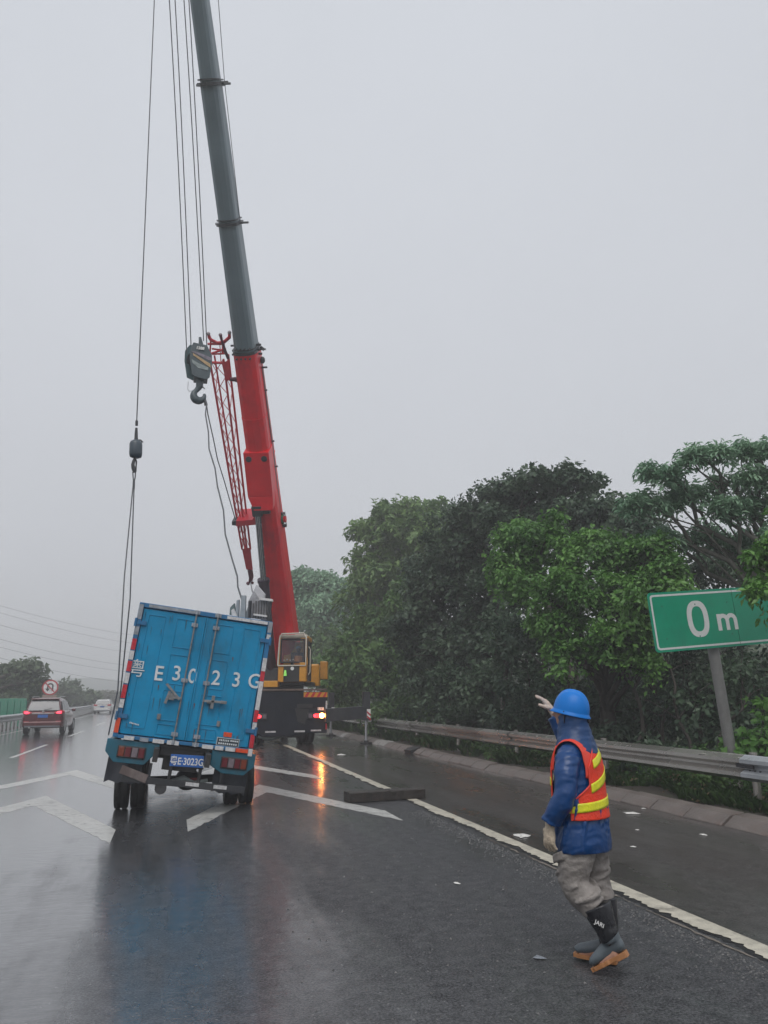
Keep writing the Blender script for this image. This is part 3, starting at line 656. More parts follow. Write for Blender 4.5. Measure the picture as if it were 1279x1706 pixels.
# undergrowth behind the barrier: shrubs
shr = [(1262, 1240, 40, 40, 12.2, L_bright, 'bright green leafy shrub at the right edge beside the sign pole', 14), (1275, 1180, 22, 14, 12.6, L_bright, 'small bright leaf sprig at the right edge above the shrub', 14),
       (1180, 1275, 60, 26, 13.2, L_mid, 'low mid-green shrub behind the barrier at the sign pole foot', 9), (1090, 1262, 60, 24, 14.4, L_dark, 'low dark shrub behind the barrier right of the worker', 8), (1020, 1235, 50, 26, 16, L_dark, 'dark shrub behind the barrier beside the worker shoulder', 8),
       (880, 1205, 60, 26, 19, L_dark, 'dark low shrub left of the worker behind the barrier', 7), (780, 1190, 60, 26, 23, L_dark, 'dark shrub in the middle stretch behind the barrier', 6), (700, 1172, 50, 30, 28, L_mid, 'green shrub just right of the outrigger post', 5),
       (640, 1160, 34, 30, 31, L_mid, 'shrub directly behind the upright outrigger post', 5), (575, 1165, 30, 26, 37, L_lite, 'yellow-green shrub between the crane tail and outrigger post', 5), (630, 1195, 26, 14, 28, L_lite, 'small light shrub under the barrier behind the outrigger', 6), (960, 1215, 40, 24, 17.6, L_dark, 'dark shrub hidden partly by the worker head', 7)]
for (px, py, rx, ry, D, lf, lab, per) in shr:
    D *= 1.13; b = B(px, py, rx, ry, D, .6); g = (b[0][0], b[0][1], .05); e_ = empty('shrub', g, label=lab, cat='shrub', group='undergrowth shrubs behind the barrier')
    mb = MB()
    for j in range(9):
        tip = Vector(b[0])+Vector((random.uniform(-1, 1)*b[1][0], random.uniform(-1, 1)*b[1][1], random.uniform(-.3, 1)*b[1][2]))*.8; limb(mb, (g[0]+random.uniform(-.1, .1), g[1], .0), tip, .018, .006, .2, 5)
    mb.build('stem', M_bark, e_, world=True)
    low = (b[0][0], b[0][1], max(.25, b[0][2]*.45)); bl = [b, (low, (b[1][0], b[1][1], max(.25, b[0][2]*.4)))]
    mesh_quads('foliage', leaf_cloud(bl, per*1.3, .09+.003*D, .17+.005*D, 22, .6, .2, 1.8), lf, e_)
# ferns and grass on the verge (nobody could count it)
def blades(n, x0, x1, y0, y1, h0, h1, w, mat, name, dens=None):
    x = rng.uniform(x0, x1, n); y = rng.uniform(y0, y1, n)
    nn = np.array([noise.noise(Vector((a*.9, b*.55, 4))) for a, b in zip(x, y)]); keep = nn > (dens if dens is not None else -1); x, y, nn = x[keep], y[keep], nn[keep]; n = len(x)
    h = (h0+(h1-h0)*rng.random(n)**1.5)*(1+.8*nn); q = rng.random(n)*2*math.pi; ln = rng.uniform(.2, .9, n)*h
    base = np.stack([x, y, np.full(n, .03)], 1); d = np.stack([np.cos(q), np.sin(q), 0*q], 1); s_ = np.stack([-np.sin(q), np.cos(q), 0*q], 1)*w
    mid = base+d*(ln*.4)[:, None]+np.array([0, 0, 1])*(h*.7)[:, None]; tip = base+d*ln[:, None]+np.array([0, 0, 1])*(h*rng.uniform(.6, 1, n))[:, None]
    V = np.stack([base-s_*.6, mid-s_, tip, mid+s_], 1).reshape(-1, 3); o = mesh_quads(name, V, mat, None, 'stuff'); return o
L_grass = leafmat('grass_blade', (.025, .065, .018), (.09, .17, .045), .5)
tag(blades(42000, 7.7, 10.5, 6.5, 20, .06, .28, .009, L_grass, 'grass', -.12), 'patchy green grass and weeds under the barrier', 'grass')
tag(blades(16000, 7.6, 11, 20, 50, .12, .45, .02, L_grass, 'grass', .0), 'weeds under the far part of the barrier', 'grass')
tag(mesh_quads('fallen_leaves', leaf_cloud([((8.3, y, .12), (.75, 1.2, .02)) for y in range(8, 34, 2)], 5, .06, .3, 10, .9, 0, 1.6), leafmat('dead_leaf', (.06, .04, .02), (.16, .12, .06), .6), None, 'stuff'), 'brown fallen leaves on the verge soil', 'leaves')
bl = [((x+rng.uniform(-1, 1), y+rng.uniform(-1, 1), rng.uniform(.5, 1.3)), (1.6, 1.6, rng.uniform(.8, 1.5))) for x, y in [(11.5, 13.5), (13, 15), (15, 16), (17, 18), (13, 18), (12, 21), (16, 22), (20, 22), (13, 25), (17, 27), (12, 30), (15, 33), (13, 38), (20, 30), (24, 28), (14, 46), (22, 40)]]
tag(mesh_quads('understorey', leaf_cloud(bl, 8.0, .13, .32, 26, .5, .2, 1.7, .4), L_dark, None, 'stuff'), 'dark tangled understorey behind the barrier trees', 'undergrowth')
bl = [((8.35+rng.uniform(-.2, .7), y+rng.uniform(-.4, .4), rng.uniform(.12, .35)), (.45, .6, rng.uniform(.18, .36))) for y in np.arange(8.5, 34, .75)]
tag(mesh_quads('weeds', leaf_cloud(bl, 13, .075, .16, 22, .6, .2, 1.7, .4, 2), L_mid, None, 'stuff'), 'broad-leaved weeds crowding under the barrier', 'weeds')
# distant wood closing the view behind the row
bl = [((x+rng.uniform(-3, 3), y, rng.uniform(1.5, 4.5)), (5, 4, rng.uniform(2.2, 4.2))) for x, y in [(24, 40), (32, 46), (40, 44), (48, 42), (30, 62), (20, 75), (40, 70), (55, 60), (26, 95), (16, 105), (60, 40), (15, 130), (35, 110)]]
tag(mesh_quads('far_wood', leaf_cloud(bl, .9, .5, 1.0, 26, .6, .2, 1.6, .4), L_far, None, 'stuff'), 'distant wood beyond the roadside trees', 'wood')
# left side trees beyond the median
tree('median_tree', (-15.5, 62, 0), [B(15, 1135, 32, 22, 66), B(45, 1116, 22, 12, 65), B(-30, 1140, 36, 32, 66), B(20, 1165, 42, 18, 66), B(-90, 1130, 50, 40, 66), B(60, 1142, 12, 12, 65)],
     L_far, 'large grey-green tree at the left edge behind the green panels', 'trees beyond the median', 1.9, .38, .7, 26, .3, None, .4, .6, .2, 1.8, .4)
tree('median_tree', (-17, 98, 0), [B(112, 1158, 20, 20, 102), B(135, 1166, 20, 14, 102), B(95, 1170, 20, 14, 102)],
     L_far, 'smaller hazy tree just right of the no U-turn sign', 'trees beyond the median', 1.3, .5, .8, 26, .3, None, .4, .6, .2, 1.8, .4)
bl = [((-15+.045*(y-100)+rng.uniform(-1, 1), y, 1.2), (2.0, 4, rng.uniform(.9, 1.7))) for y in range(84, 200, 6)]
tag(mesh_quads('roadside_hedge', leaf_cloud(bl, 1.1, .45, .7, 24, .6, .2, 1.6, .4), leafmat('hedge_leaf', (.06, .07, .04), (.12, .12, .07), .5), None, 'stuff'), 'low brownish hedge running into the haze beyond the median', 'hedge')
# ================================================================== BOX TRUCK
TX, TZ, TY = .305, -.01, 12.0
bt = empty('box_truck', (TX, TY+1.1, 0), label='tilted blue box truck with closed rear doors and white plate lettering', cat='truck')
TM = Matrix.Translation((TX, TY, TZ)) @ Matrix.Translation((0, 0, 1.95)) @ Matrix.Rotation(R(7.6), 4, 'Y') @ Matrix.Translation((0, 0, -1.95))
M_blue = pm('truck_blue', (.004, .235, .45), .42, var=.18, scale=2.2, dirt=(.03, .11, .17), dirtamt=.75, bump=.45, bscale=2.2, spec=.22)
M_blue2 = pm('truck_blue_frame', (.010, .13, .30), .42, var=.2, scale=4, dirt=(.05, .08, .1), dirtamt=.6)
M_teal = pm('truck_teal', (.008, .11, .17), .4, var=.2, scale=3, dirt=(.04, .06, .07), dirtamt=.6)
M_grey = pm('worn_grey_trim', (.26, .29, .33), .5, var=.3, scale=14, dirt=(.1, .08, .08), dirtamt=.7)
M_rod = pm('rod_steel', (.20, .21, .22), .4, metal=.3, var=.3, scale=20, dirt=(.06, .04, .03), dirtamt=.6)
M_letter = pm('letter_white', (.62, .66, .68), .45, var=.12, scale=14, dirt=(.1, .3, .45), dirtamt=.35)
M_lampr = pm('lamp_red', (.11, .008, .014), .2, var=.2, scale=20)
M_lampo = pm('lamp_amber', (.17, .03, .012), .2, var=.2, scale=20)
M_lampw = pm('lamp_clear', (.17, .14, .16), .2, var=.2, scale=20)
def tb_(fn, name, mat, parent=bt, bevel=0.0, label=None):
    mb = MB(); mb.T = TM; fn(mb); return mb.build(name, mat, parent, world=True, bevel=bevel, label=label)
z0, z1 = .985, 2.92
def cargo(mb):
    mb.box((0, 2.12, 2.9), (2.0, 4.2, .05)); mb.box((-.985, 2.12, 1.95), (.03, 4.2, 1.9)); mb.box((.985, 2.12, 1.95), (.03, 4.2, 1.9)); mb.box((0, 4.2, 1.95), (1.94, .03, 1.86)); mb.box((0, 2.12, 1.0), (1.94, 4.12, .05))
    for s in (-1, 1):
        for k in range(11): mb.box((s*1.008, .35+.38*k, 1.95), (.016, .05, 1.8))
tb_(cargo, 'cargo_box', M_blue2, bevel=.004)
def fr(mb):
    for s in (-1, 1): mb.box((s*.965, .015, 1.95), (.07, .07, 1.935))
    mb.box((0, .015, 2.885), (1.86, .07, .065)); mb.box((0, .012, 1.0), (1.86, .075, .05))
tb_(fr, 'door_frame', M_blue2, bevel=.006)
for s in (-1, 1):
    def dr(mb, s=s):
        mb.box((s*.463, .025, 1.94), (.916, .045, 1.80))
        # pressed profile: proud ribs round recessed fields
        for (ux, w, zc, h) in [(.22, .30, 2.55, .42), (.22, .30, 2.02, .42), (.22, .30, 1.5, .42), (.22, .30, 1.16, .14), (.66, .24, 1.95, 1.62)]:
            for dz in (-h/2, h/2): mb.box((s*(ux+.05), -.0005, zc+dz), (w, .013, .012))
            for dx in (-w/2, w/2): mb.box((s*(ux+.05)+dx, -.0005, zc), (.011, .012, h-.02))
        mb.box((s*.912, .0, 1.94), (.012, .02, 1.78)); mb.box((s*.014, -.002, 1.94), (.022, .03, 1.80))
    tb_(dr, 'rear_door', M_blue, bevel=.004)
    sg_ = -.155 if s < 0 else .165
    def rod(mb, x=sg_): mb.cyl((x, -.028, 1.03), (x, -.028, 2.86), .0125, 10)
    rr = tb_(rod, 'lock_rod', M_rod)
    for zc in (2.89, 2.70, 1.88, 1.11, 1.0):
        def brk(mb, x=sg_, zc=zc): mb.box((x, -.014, zc), (.095, .03, .055)); mb.cyl((x, -.028, zc-.03), (x, -.028, zc+.03), .024, 8)
        tb_(brk, 'rod_bracket', M_grey, bevel=.004)
    for zc in (2.62, 1.28):
        def hng(mb, s=s, zc=zc): mb.box((s*.93, -.02, zc), (.16, .03, .06)); mb.cyl((s*1.0, -.03, zc-.06), (s*1.0, -.03, zc+.06), .022, 8)
        tb_(hng, 'hinge', M_blue2, bevel=.003)
def hl(mb):
    mb.bar((-.175, -.05, 1.60), (-.40, -.05, 1.80), .028, .035); mb.box((-.30, -.03, 1.63), (.09, .05, .10)); mb.box((-.22, -.045, 1.62), (.14, .03, .035)); mb.bar((-.33, -.05, 1.7), (-.37, -.05, 1.52), .03, .04)
tb_(hl, 'handle', M_rod, bevel=.004, label='left handle hanging open at an angle')
def hr(mb):
    mb.box((.27, -.03, 1.62), (.10, .05, .05)); mb.bar((.165, -.05, 1.625), (.50, -.05, 1.64), .03, .035); mb.box((.30, -.045, 1.62), (.045, .04, .19)); mb.box((.46, -.055, 1.637), (.09, .03, .045))
tb_(hr, 'handle', M_rod, bevel=.004)
for (x, z) in ((-.42, 1.33), (.44, 1.33)):
    def lt(mb, x=x, z=z): mb.box((x, -.01, z), (.05, .03, .075)); mb.box((x, -.03, z-.02), (.02, .03, .05))
    tb_(lt, 'latch', M_rod, bevel=.003)
for ch, x, z, sz in (('粤', -.845, .02, .27), ('E', -.52, -.015, .27), ('3', -.275, .02, .27), ('0', -.04, .01, .27), ('2', .30, .03, .27), ('3', .60, .04, .27), ('G', .87, .055, .27)):
    textmesh(ch, sz if ch == '粤' else .30, M_letter, 'letter', bt, TM @ Matrix.Translation((x-.01, -.008, 1.95+z)) @ Matrix.Rotation(R(-2.0), 4, 'Y'), extrude=.003, bold=.000 if ch == '粤' else .003, world=True, sx=.92)
def rt(mb): mb.box((.60, -.008, 1.19), (.12, .008, .065))
tb_(rt, 'reflector', M_reto, label='small red rectangle on the right door')
def lp(mb): mb.box((.62, -.006, 1.085), (.33, .008, .115))
o = tb_(lp, 'maker_plate', pm('plate_frame_white', (.45, .47, .47), .4))
def lp2(mb): mb.box((.62, -.0125, 1.085), (.31, .006, .097))
tb_(lp2, 'plate_field', pm('plate_dark', (.02, .035, .05), .4), o)
def lp3(mb):
    for i in range(6): mb.box((.50+.025*i, -.017, 1.105), (.014, .004, .026))
    for i in range(4): mb.box((.665+.03*i, -.017, 1.108), (.024, .004, .02))
    for i in range(9): mb.box((.495+.031*i, -.017, 1.06), (.02, .004, .024))
tb_(lp3, 'plate_marks', M_letter, o)
def lb(mb): 
    for i in range(7): mb.box((-.80+.02*i, -.006, 1.20-.003*i), (.012, .006, .02))
tb_(lb, 'door_marks', M_letter)
# reflective tape
def tape(x, z, w, h, mat, y=-.024, name='reflective_strip'):
    def f(mb): mb.box((x, y, z), (w, .006, h))
    tb_(f, name, mat)
for zc, h, m in ((2.78, .22, M_grey), (2.50, .12, M_grey), (2.30, .16, M_retr), (2.14, .13, M_retw), (1.98, .15, M_retr), (1.81, .15, M_retw), (1.62, .19, M_retr), (1.45, .12, M_retw), (1.15, .21, M_reto)): tape(-.966, zc, .062, h, m)
for zc, h, m in ((2.83, .16, M_grey), (2.66, .12, M_retw), (2.26, .20, M_retw), (2.09, .15, M_retr), (1.80, .42, M_retw), (1.50, .17, M_retr), (1.34, .13, M_retw), (1.13, .20, M_retr), (.985, .12, M_retw)): tape(.966, zc, .062, h, m)
for xa, xb, m in ((-.86, -.12, M_grey), (.30, .92, M_retw)): tape((xa+xb)/2, 2.886, xb-xa, .045, m)
for xa, xb, m in ((-.84, -.70, M_retw), (-.62, -.50, M_grey), (-.44, -.28, M_retw), (-.24, -.07, M_retw), (.26, .42, M_retw), (.45, .57, M_retw), (.60, .75, M_retw), (.74, .93, M_reto)): tape((xa+xb)/2, .99, xb-xa, .055, m, -.029)
# rear lower panels with lamps
for s in (-1, 1):
    def pn(mb, s=s):
        pts = [(-1.06, .955), (-.33, .955), (-.33, .86), (-.50, .645), (-.92, .645), (-1.06, .78)] if s < 0 else [(.42, .955), (1.06, .955), (1.06, .78), (.92, .645), (.60, .645), (.42, .74)]
        pts = [Vector((x, .0, z)) for x, z in pts]; mb.prism(pts, (0, .06, 0))
        mb.box((s*.98, .5, .93), (.12, .88, .05))
    tb_(pn, 'bumper_panel', M_teal, bevel=.008)
    xc = -.70 if s < 0 else .76
    def hs(mb, xc=xc): mb.box((xc, -.012, .80), (.39, .024, .165))
    h_ = tb_(hs, 'tail_light', M_frame, bevel=.01)
    for k, m in enumerate((M_lampo, M_lampr, M_lampw, M_lampr) if s < 0 else (M_lampr, M_lampw, M_lampr, M_lampo)):
        def ln(mb, k=k, xc=xc): mb.box((xc-.138+.092*k, -.028, .80), (.08, .012, .13))
        tb_(ln, 'lamp_lens', m, h_, bevel=.01)
    def mf(mb, s=s):
        P = [[Vector((s*(.52+.5*i/8), .42+.03*math.sin(i*1.3), .70-.36*j/6+.02*math.sin(i*2.1)*(j/6))) for j in range(7)] for i in range(9)]
        mb.grid(P); mb.grid([[p+Vector((0, .012, 0)) for p in r_] for r_ in P])
    tb_(mf, 'mudflap', pm('mudflap_rubber', (.05, .055, .07), .6, var=.3, scale=8, dirt=(.12, .12, .12), dirtamt=.5))
M_rust = pm('rust_streak', (.10, .045, .025), .7, var=.4, scale=30)
M_grime = pm('grime_streak', (.02, .09, .15), .6, var=.3, scale=30)
for i in range(34):
    x = random.choice((-1, 1))*random.uniform(.03, .9); zt = random.choice((2.80, 2.34, 1.80, 1.60, 1.22, 1.08, 2.6))-random.uniform(0, .04); Ls = random.uniform(.05, .26); w = random.uniform(.003, .009)
    def stk(mb, x=x, zt=zt, Ls=Ls, w=w): mb.poly([(x-w, -.0066, zt), (x+w, -.0066, zt), (x+w*.5+.003, -.0066, zt-Ls*.6), (x+.004, -.0066, zt-Ls), (x-w*.4+.003, -.0066, zt-Ls*.7)])
    tb_(stk, 'stain', M_rust if i % 4 == 0 else M_grime)
# plate
PMx = TM @ Matrix.Translation((.085, -.035, .765)) @ Matrix.Rotation(R(-2.5), 4, 'Y')
mb = MB(); mb.T = PMx; mb.box((0, .006, 0), (.47, .01, .165)); pl = mb.build('licence_plate', pm('plate_blue', (.02, .12, .42), .35, var=.1), bt, world=True, bevel=.004)
textmesh('粤E·3023G', .135, M_white, 'plate_lettering', pl, PMx @ Matrix.Translation((0, -.003, 0)), extrude=.001, bold=.002, world=True, sx=.78)
def ch(mb):
    for s in (-1, 1): mb.box((s*.36, 2.4, .82), (.07, 5.6, .18))
    for y in (.25, 1.4, 2.6, 3.8): mb.box((0, y, .82), (.66, .08, .14))
    mb.box((0, .1, .86), (.62, .06, .12)); mb.box((0, .3, .7), (.5, .3, .2)); mb.box((-.12, .06, .60), (.05, .05, .25)); mb.box((.30, .06, .60), (.05, .05, .25)); mb.box((.09, .05, .68), (.5, .03, .03)); mb.box((.0, .3, .93), (1.7, .5, .05))
tb_(ch, 'chassis', M_frame, bevel=.006)
def ur(mb): mb.box((.10, .06, .44), (1.75, .05, .09)); mb.box((-.40, .1, .55), (.04, .05, .25)); mb.box((.62, .1, .55), (.04, .05, .25))
u_ = tb_(ur, 'underrun_bar', M_dark, bevel=.006)
def ur2(mb): mb.bar((-.80, .02, .56), (-.42, .02, .46), .03, .115)
tb_(ur2, 'bar_end', pm('rusty_channel', (.12, .09, .085), .5, var=.3, dirt=(.3, .28, .27), dirtamt=.6), u_, bevel=.004, label='bent brown channel end sticking out at left')
for xa, m in ((.22, M_retw), (.62, M_retw)):
    def f(mb, xa=xa): mb.box((xa, .03, .45), (.19, .006, .05))
    tb_(f, 'reflective_strip', m, u_)
# wheels and axle (world, level)
M_tyre = pm('tyre', (.013, .013, .014), .62, var=.3, scale=18, bump=.5, bscale=25, dirt=(.06, .055, .05), dirtamt=.4)
M_rim = pm('steel_rim', (.18, .18, .18), .45, metal=.3, var=.3, scale=12, dirt=(.07, .05, .04), dirtamt=.7)
def wheel(c, r, w, parent, side=1, name='wheel', rim=.58):
    c = Vector(c); mb = MB(); n = 28
    prof = [(rim*r, -.42*w), (.9*r, -.5*w), (.97*r, -.46*w), (r, -.36*w), (r, -.08*w), (.975*r, -.06*w), (.975*r, .06*w), (r, .08*w), (r, .36*w), (.97*r, .46*w), (.9*r, .5*w), (rim*r, .42*w)]
    P = [[c+Vector((x, rr*math.cos(2*math.pi*i/n), rr*math.sin(2*math.pi*i/n))) for rr, x in prof] for i in range(n)]
    mb.grid(P, True, True); ty = mb.build(name, M_tyre, parent, world=True)
    mb = MB(); prof = [(rim*r*1.02, -.40*w), (rim*r*.9, -.3*w), (rim*r*.85, .1*w*side), (rim*r*.45, .15*w*side), (rim*r*.4, .38*w*side), (.01, .40*w*side)]
    P = [[c+Vector((x, rr*math.cos(2*math.pi*i/n), rr*math.sin(2*math.pi*i/n))) for rr, x in prof] for i in range(n)]
    mb.grid(P, True, True); P2 = [[c+Vector((x, rr*math.cos(2*math.pi*i/n), rr*math.sin(2*math.pi*i/n))) for rr, x in ((rim*r*1.02, .40*w), (rim*r*.9, .3*w), (rim*r*.8, 0))] for i in range(n)]; mb.grid(P2, True, True)
    mb.build('rim', M_rim, ty, world=True); return ty
for x in (-.84, -.60, 1.07, .83): wheel((TX-.17+x*.98, TY+1.1, .375), .375, .205, bt, -1 if x < 0 else 1)
for x in (-.78, .9): wheel((TX+x-.02, TY+4.55, .375), .375, .21, bt, -1 if x < 0 else 1)
mb = MB(); c = Vector((TX-.05, TY+1.1, .40)); mb.cyl(c+Vector((-.8, 0, 0)), c+Vector((.85, 0, 0)), .06, 12); mb.sphere(c+Vector((.02, 0, 0)), (.19, .17, .17)); mb.build('axle', M_frame, bt, world=True)
mb = MB(); mb.cyl((TX-.42, TY+.25, .36), (TX-.42, TY+.55, .40), .085, 14); mb.build('exhaust_can', pm('exhaust_grey', (.16, .16, .17), .5, metal=.3, var=.3, scale=14), bt, world=True)
mb = MB(); mb.ring([(TX-.35, TY+.35, .42), (TX-.1, TY+.38, .45), (TX+.05, TY+.36, .40), (TX+.25, TY+.38, .44)], [(.05, .02), (.1, .05), (.06, .03), (.03, .02)], 8); mb.build('torn_wrap', pm('torn_plastic', (.26, .30, .30), .35, var=.3, scale=9), bt, world=True)
mb = MB(); mb.box((TX+.02, TY+.35, .46), (.2, .03, .05)); mb.build('tow_hook', pm('hook_red', (.2, .03, .03), .5), bt, world=True)
# cab in front of the box
def cab_(mb):
    P = []
    for y, zt, hw in ((4.35, 2.2, .86), (4.5, 2.28, .88), (5.2, 2.26, .9), (5.55, 2.0, .9), (5.95, 1.25, .9), (6.0, .6, .9)):
        P.append([Vector((x, y, z)) for x, z in ((-hw, .55), (-hw, 1.3), (-hw+.06, zt-.08), (-hw+.16, zt), (hw-.16, zt), (hw-.06, zt-.08), (hw, 1.3), (hw, .55))])
    mb.grid(P, False); mb.poly(P[0]); mb.poly(P[-1])
tb_(cab_, 'cab', M_blue, bevel=.02)
def cabg(mb):
    for s in (-1, 1): mb.prism([(s*.905, 4.65, 1.35), (s*.905, 5.6, 1.35), (s*.875, 5.35, 2.05), (s*.875, 4.65, 2.1)], (s*.006, 0, 0))
    mb.prism([(-.74, 5.62, 1.93), (.74, 5.62, 1.93), (.8, 5.90, 1.38), (-.8, 5.90, 1.38)], (0, .03, .02))
tb_(cabg, 'cab_window', glass('dark_glass', (.02, .025, .03), .06, .9))

# ---------------------------------------------------------------- torn sheets on the truck roof
db = empty('roof_wreckage', TM @ Vector((.62, 1.5, 2.925)), label='heap of torn grey sheet metal and slats on the truck roof', cat='wreckage')
M_sheet = pm('torn_sheet', (.34, .34, .36), .5, metal=.1, var=.3, scale=12, dirt=(.13, .12, .13), dirtamt=.7, bump=.2)
M_slat = pm('aluminium_slat', (.30, .33, .35), .45, metal=.2, var=.2, scale=9, dirt=(.12, .12, .12), dirtamt=.6)
M_edge = pm('sheet_edge_white', (.62, .60, .58), .5, var=.15, scale=9)
YD = 13.6
def dp(px, py, dy=0.0): return atY(px, py, YD+dy)
def prismpx(name, pts, dy, th, mat, lab=None, ribs=0):
    P = [dp(x, y, dy) for x, y in pts]; mb = MB(); mb.prism(P, (0.02, th, 0)); o = mb.build(name, mat, db, world=True, label=lab); return o
prismpx('slat', [(402, 992), (409, 992), (408, 1030), (399, 1029)], 0, .05, M_slat)
prismpx('slat', [(394, 1000), (398, 999), (397, 1028), (391, 1027)], .08, .04, M_slat)
prismpx('slat', [(383, 1012), (390, 1005), (392, 1027), (382, 1024)], .14, .03, pm('slat_green', (.12, .17, .17), .5, var=.3))
prismpx('slat', [(385, 1017), (388, 1014), (394, 1027), (386, 1027)], .05, .02, M_edge)
prismpx('slat', [(409, 1022), (415, 1003), (418, 1000), (413, 1030), (409, 1030)], .10, .03, M_slat)
prismpx('panel', [(413, 1003), (422, 985), (430, 996), (434, 1031), (412, 1029)], .22, .06, M_sheet)
prismpx('panel', [(424, 998), (449, 1000), (446, 1033), (426, 1031)], .12, .05, M_sheet)
prismpx('panel', [(422, 985), (427, 974), (441, 990), (440, 1000), (428, 1000)], .3, .03, pm('thin_film', (.45, .45, .47), .4, var=.2))
prismpx('side_plate', [(447, 1004), (453, 1000), (449, 1036), (444, 1033)], .06, .12, M_dark)
prismpx('rim_strip', [(431, 995), (453, 998), (454, 1002), (431, 999)], .04, .05, M_edge)
prismpx('rim_strip', [(422, 1022), (444, 1025), (444, 1028), (422, 1025)], .02, .05, M_edge)
prismpx('torn_edge', [(414, 1001), (418, 1001), (415, 1029), (413, 1029)], .0, .03, M_dark)
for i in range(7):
    x = 416+i*4.4; prismpx('rib', [(x, 1001 if i > 1 else 1005), (x+1.2, 1001 if i > 1 else 1005), (x+.6, 1030), (x-.6, 1030)], .09, .02, pm('rib_dark_grey', (.16, .155, .16), .6, var=.3))  # row of thin ribs in a darker grey than the sheets

# ================================================================== CRANE
cr_ = empty('truck_crane', (4.0, 28.5, 0), label='truck crane with dark carrier, orange cab and tall red and grey boom', cat='crane')
def cb(name, mb, mat, bevel=0.0, parent=cr_, label=None): return mb.build(name, mat, parent, world=True, bevel=bevel, label=label)
M_red = pm('crane_red', (.82, .009, .020), .36, var=.14, scale=1.5, dirt=(.22, .015, .05), dirtamt=.5, spec=.25)
M_gboom = pm('boom_grey', (.15, .20, .23), .42, var=.14, scale=.8, dirt=(.07, .09, .11), dirtamt=.5)
M_yel = pm('cab_orange', (.62, .28, .02), .4, var=.15, scale=5, dirt=(.2, .1, .03), dirtamt=.5)
M_navy = pm('carrier_navy', (.010, .013, .022), .4, var=.3, scale=2, dirt=(.03, .03, .032), dirtamt=.5, spec=.2)
CX0, CX1, CY0 = 2.42, 5.24, 27.5
mb = MB(); mb.prism([(CX0, CY0, 1.80), (CX1, CY0, 1.80), (CX1, CY0, .40), (4.25, CY0, .40), (4.05, CY0, .30), (3.0, CY0, .30), (2.85, CY0, .42), (CX0, CY0, .42)], (0, .5, 0)); cb('tail_panel', mb, M_navy, .015)
mb = MB(); mb.box((3.83, 32.5, 1.25), (1.3, 9.6, .7)); mb.box((3.83, 33, 1.72), (2.7, 9.8, .16)); cb('carrier_frame', mb, M_navy, .02)
mb = MB(); mb.box((3.83, 27.80, 1.875), (2.78, .7, .06)); cb('deck_edge', mb, pm('deck_rust', (.13, .09, .075), .5, var=.4, scale=6), .005)
mb = MB(); mb.box((CX1-.42, CY0-.012, 1.70), (.84, .02, .17)); hz_ = cb('hazard_board', mb, pm('hazard_yellow', (.62, .28, .02), .35, var=.1))
mb = MB()
for k in range(4):
    x = CX1-.84+.02+.215*k; mb.prism([(x, CY0-.026, 1.618), (x+.10, CY0-.026, 1.618), (x+.20 if k < 3 else x+.155, CY0-.026, 1.782), (x+.10, CY0-.026, 1.782)], (0, .003, 0))
cb('hazard_stripe', mb, M_retr, parent=hz_)
# lit rear lamp clusters
M_litr = pm('lit_red', (.6, .02, .03), .2, var=.02, emit=(1, .03, .05), estr=5.0)
M_litr2 = pm('lit_red_dim', (.5, .02, .03), .2, var=.02, emit=(1, .03, .03), estr=3)
M_litw = pm('lit_warm_white', (.9, .8, .7), .2, var=.02, emit=(1, .30, .07), estr=60.0)
for x in (CX1-.20, CX0+.22):
    s = 1 if x > 4 else -1
    mb = MB(); mb.box((x-.16*s, CY0-.03, .985), (.68, .06, .20)); t_ = cb('tail_light', mb, M_dark, .01)
    mb = MB(); mb.cyl((x, CY0-.07, .99), (x, CY0-.10, .99), .082, 20); cb('lamp_lens', mb, M_litw, parent=t_)
    mb = MB(); mb.box((x-.17*s, CY0-.067, .985), (.16, .014, .13)); cb('lamp_lens', mb, M_litr2, parent=t_)
    mb = MB(); mb.cyl((x-.25*s, CY0-.062, .985), (x-.25*s, CY0-.085, .985), .045, 14); cb('lamp_lens', mb, M_litr, parent=t_)
    mb = MB(); mb.box((x-.40*s, CY0-.067, .985), (.11, .014, .13)); cb('lamp_lens', mb, M_lampw, parent=t_)
for (x, z, w, h, m) in ((CX0+.85, .47, .36, .055, M_retw), (4.28, .47, .36, .055, M_retw), (4.85, .49, .36, .05, M_retw), (CX1-.03, 1.32, .055, .34, M_retw), (CX1-.03, .88, .055, .22, M_retw), (CX1-.03, .62, .055, .2, M_retr), (CX1-.23, 1.22, .22, .10, M_retw)):
    mb = MB(); mb.box((x, CY0-.008, z), (w, .012, h)); cb('reflective_strip', mb, m)
mb = MB(); mb.box((4.45, CY0-.004, 1.32), (.55, .03, .14)); mb.prism([(4.1, CY0-.02, 1.25), (4.6, CY0-.02, 1.2), (4.45, CY0-.02, .7), (4.2, CY0-.02, .8)], (0, .02, 0)); cb('step_recess', mb, M_black)
for x, y in ((4.83, 28.85), (4.55, 28.85), (2.75, 28.85), (3.05, 28.85), (4.83, 30.2), (2.75, 30.2), (4.83, 35.5), (2.75, 35.5)): wheel((x, y, .52), .52, .28, cr_, 1 if x > 4 else -1)
mb = MB(); mb.cyl((2.8, 28.85, .55), (4.8, 28.85, .55), .1, 12); mb.sphere((3.8, 28.85, .55), (.26, .24, .24)); mb.box((4.2, 28.3, .38), (.5, .3, .3)); cb('axle', mb, M_frame)
mb = MB(); mb.ring([(2.9, 28.0, .30), (3.3, 28.0, .20), (3.7, 28.05, .30), (4.0, 28.0, .36)], [(.02, .05), (.10, .04), (.07, .05), (.02, .02)], 8); cb('plastic_sheet', mb, pm('hanging_film', (.42, .50, .50), .3, var=.25))
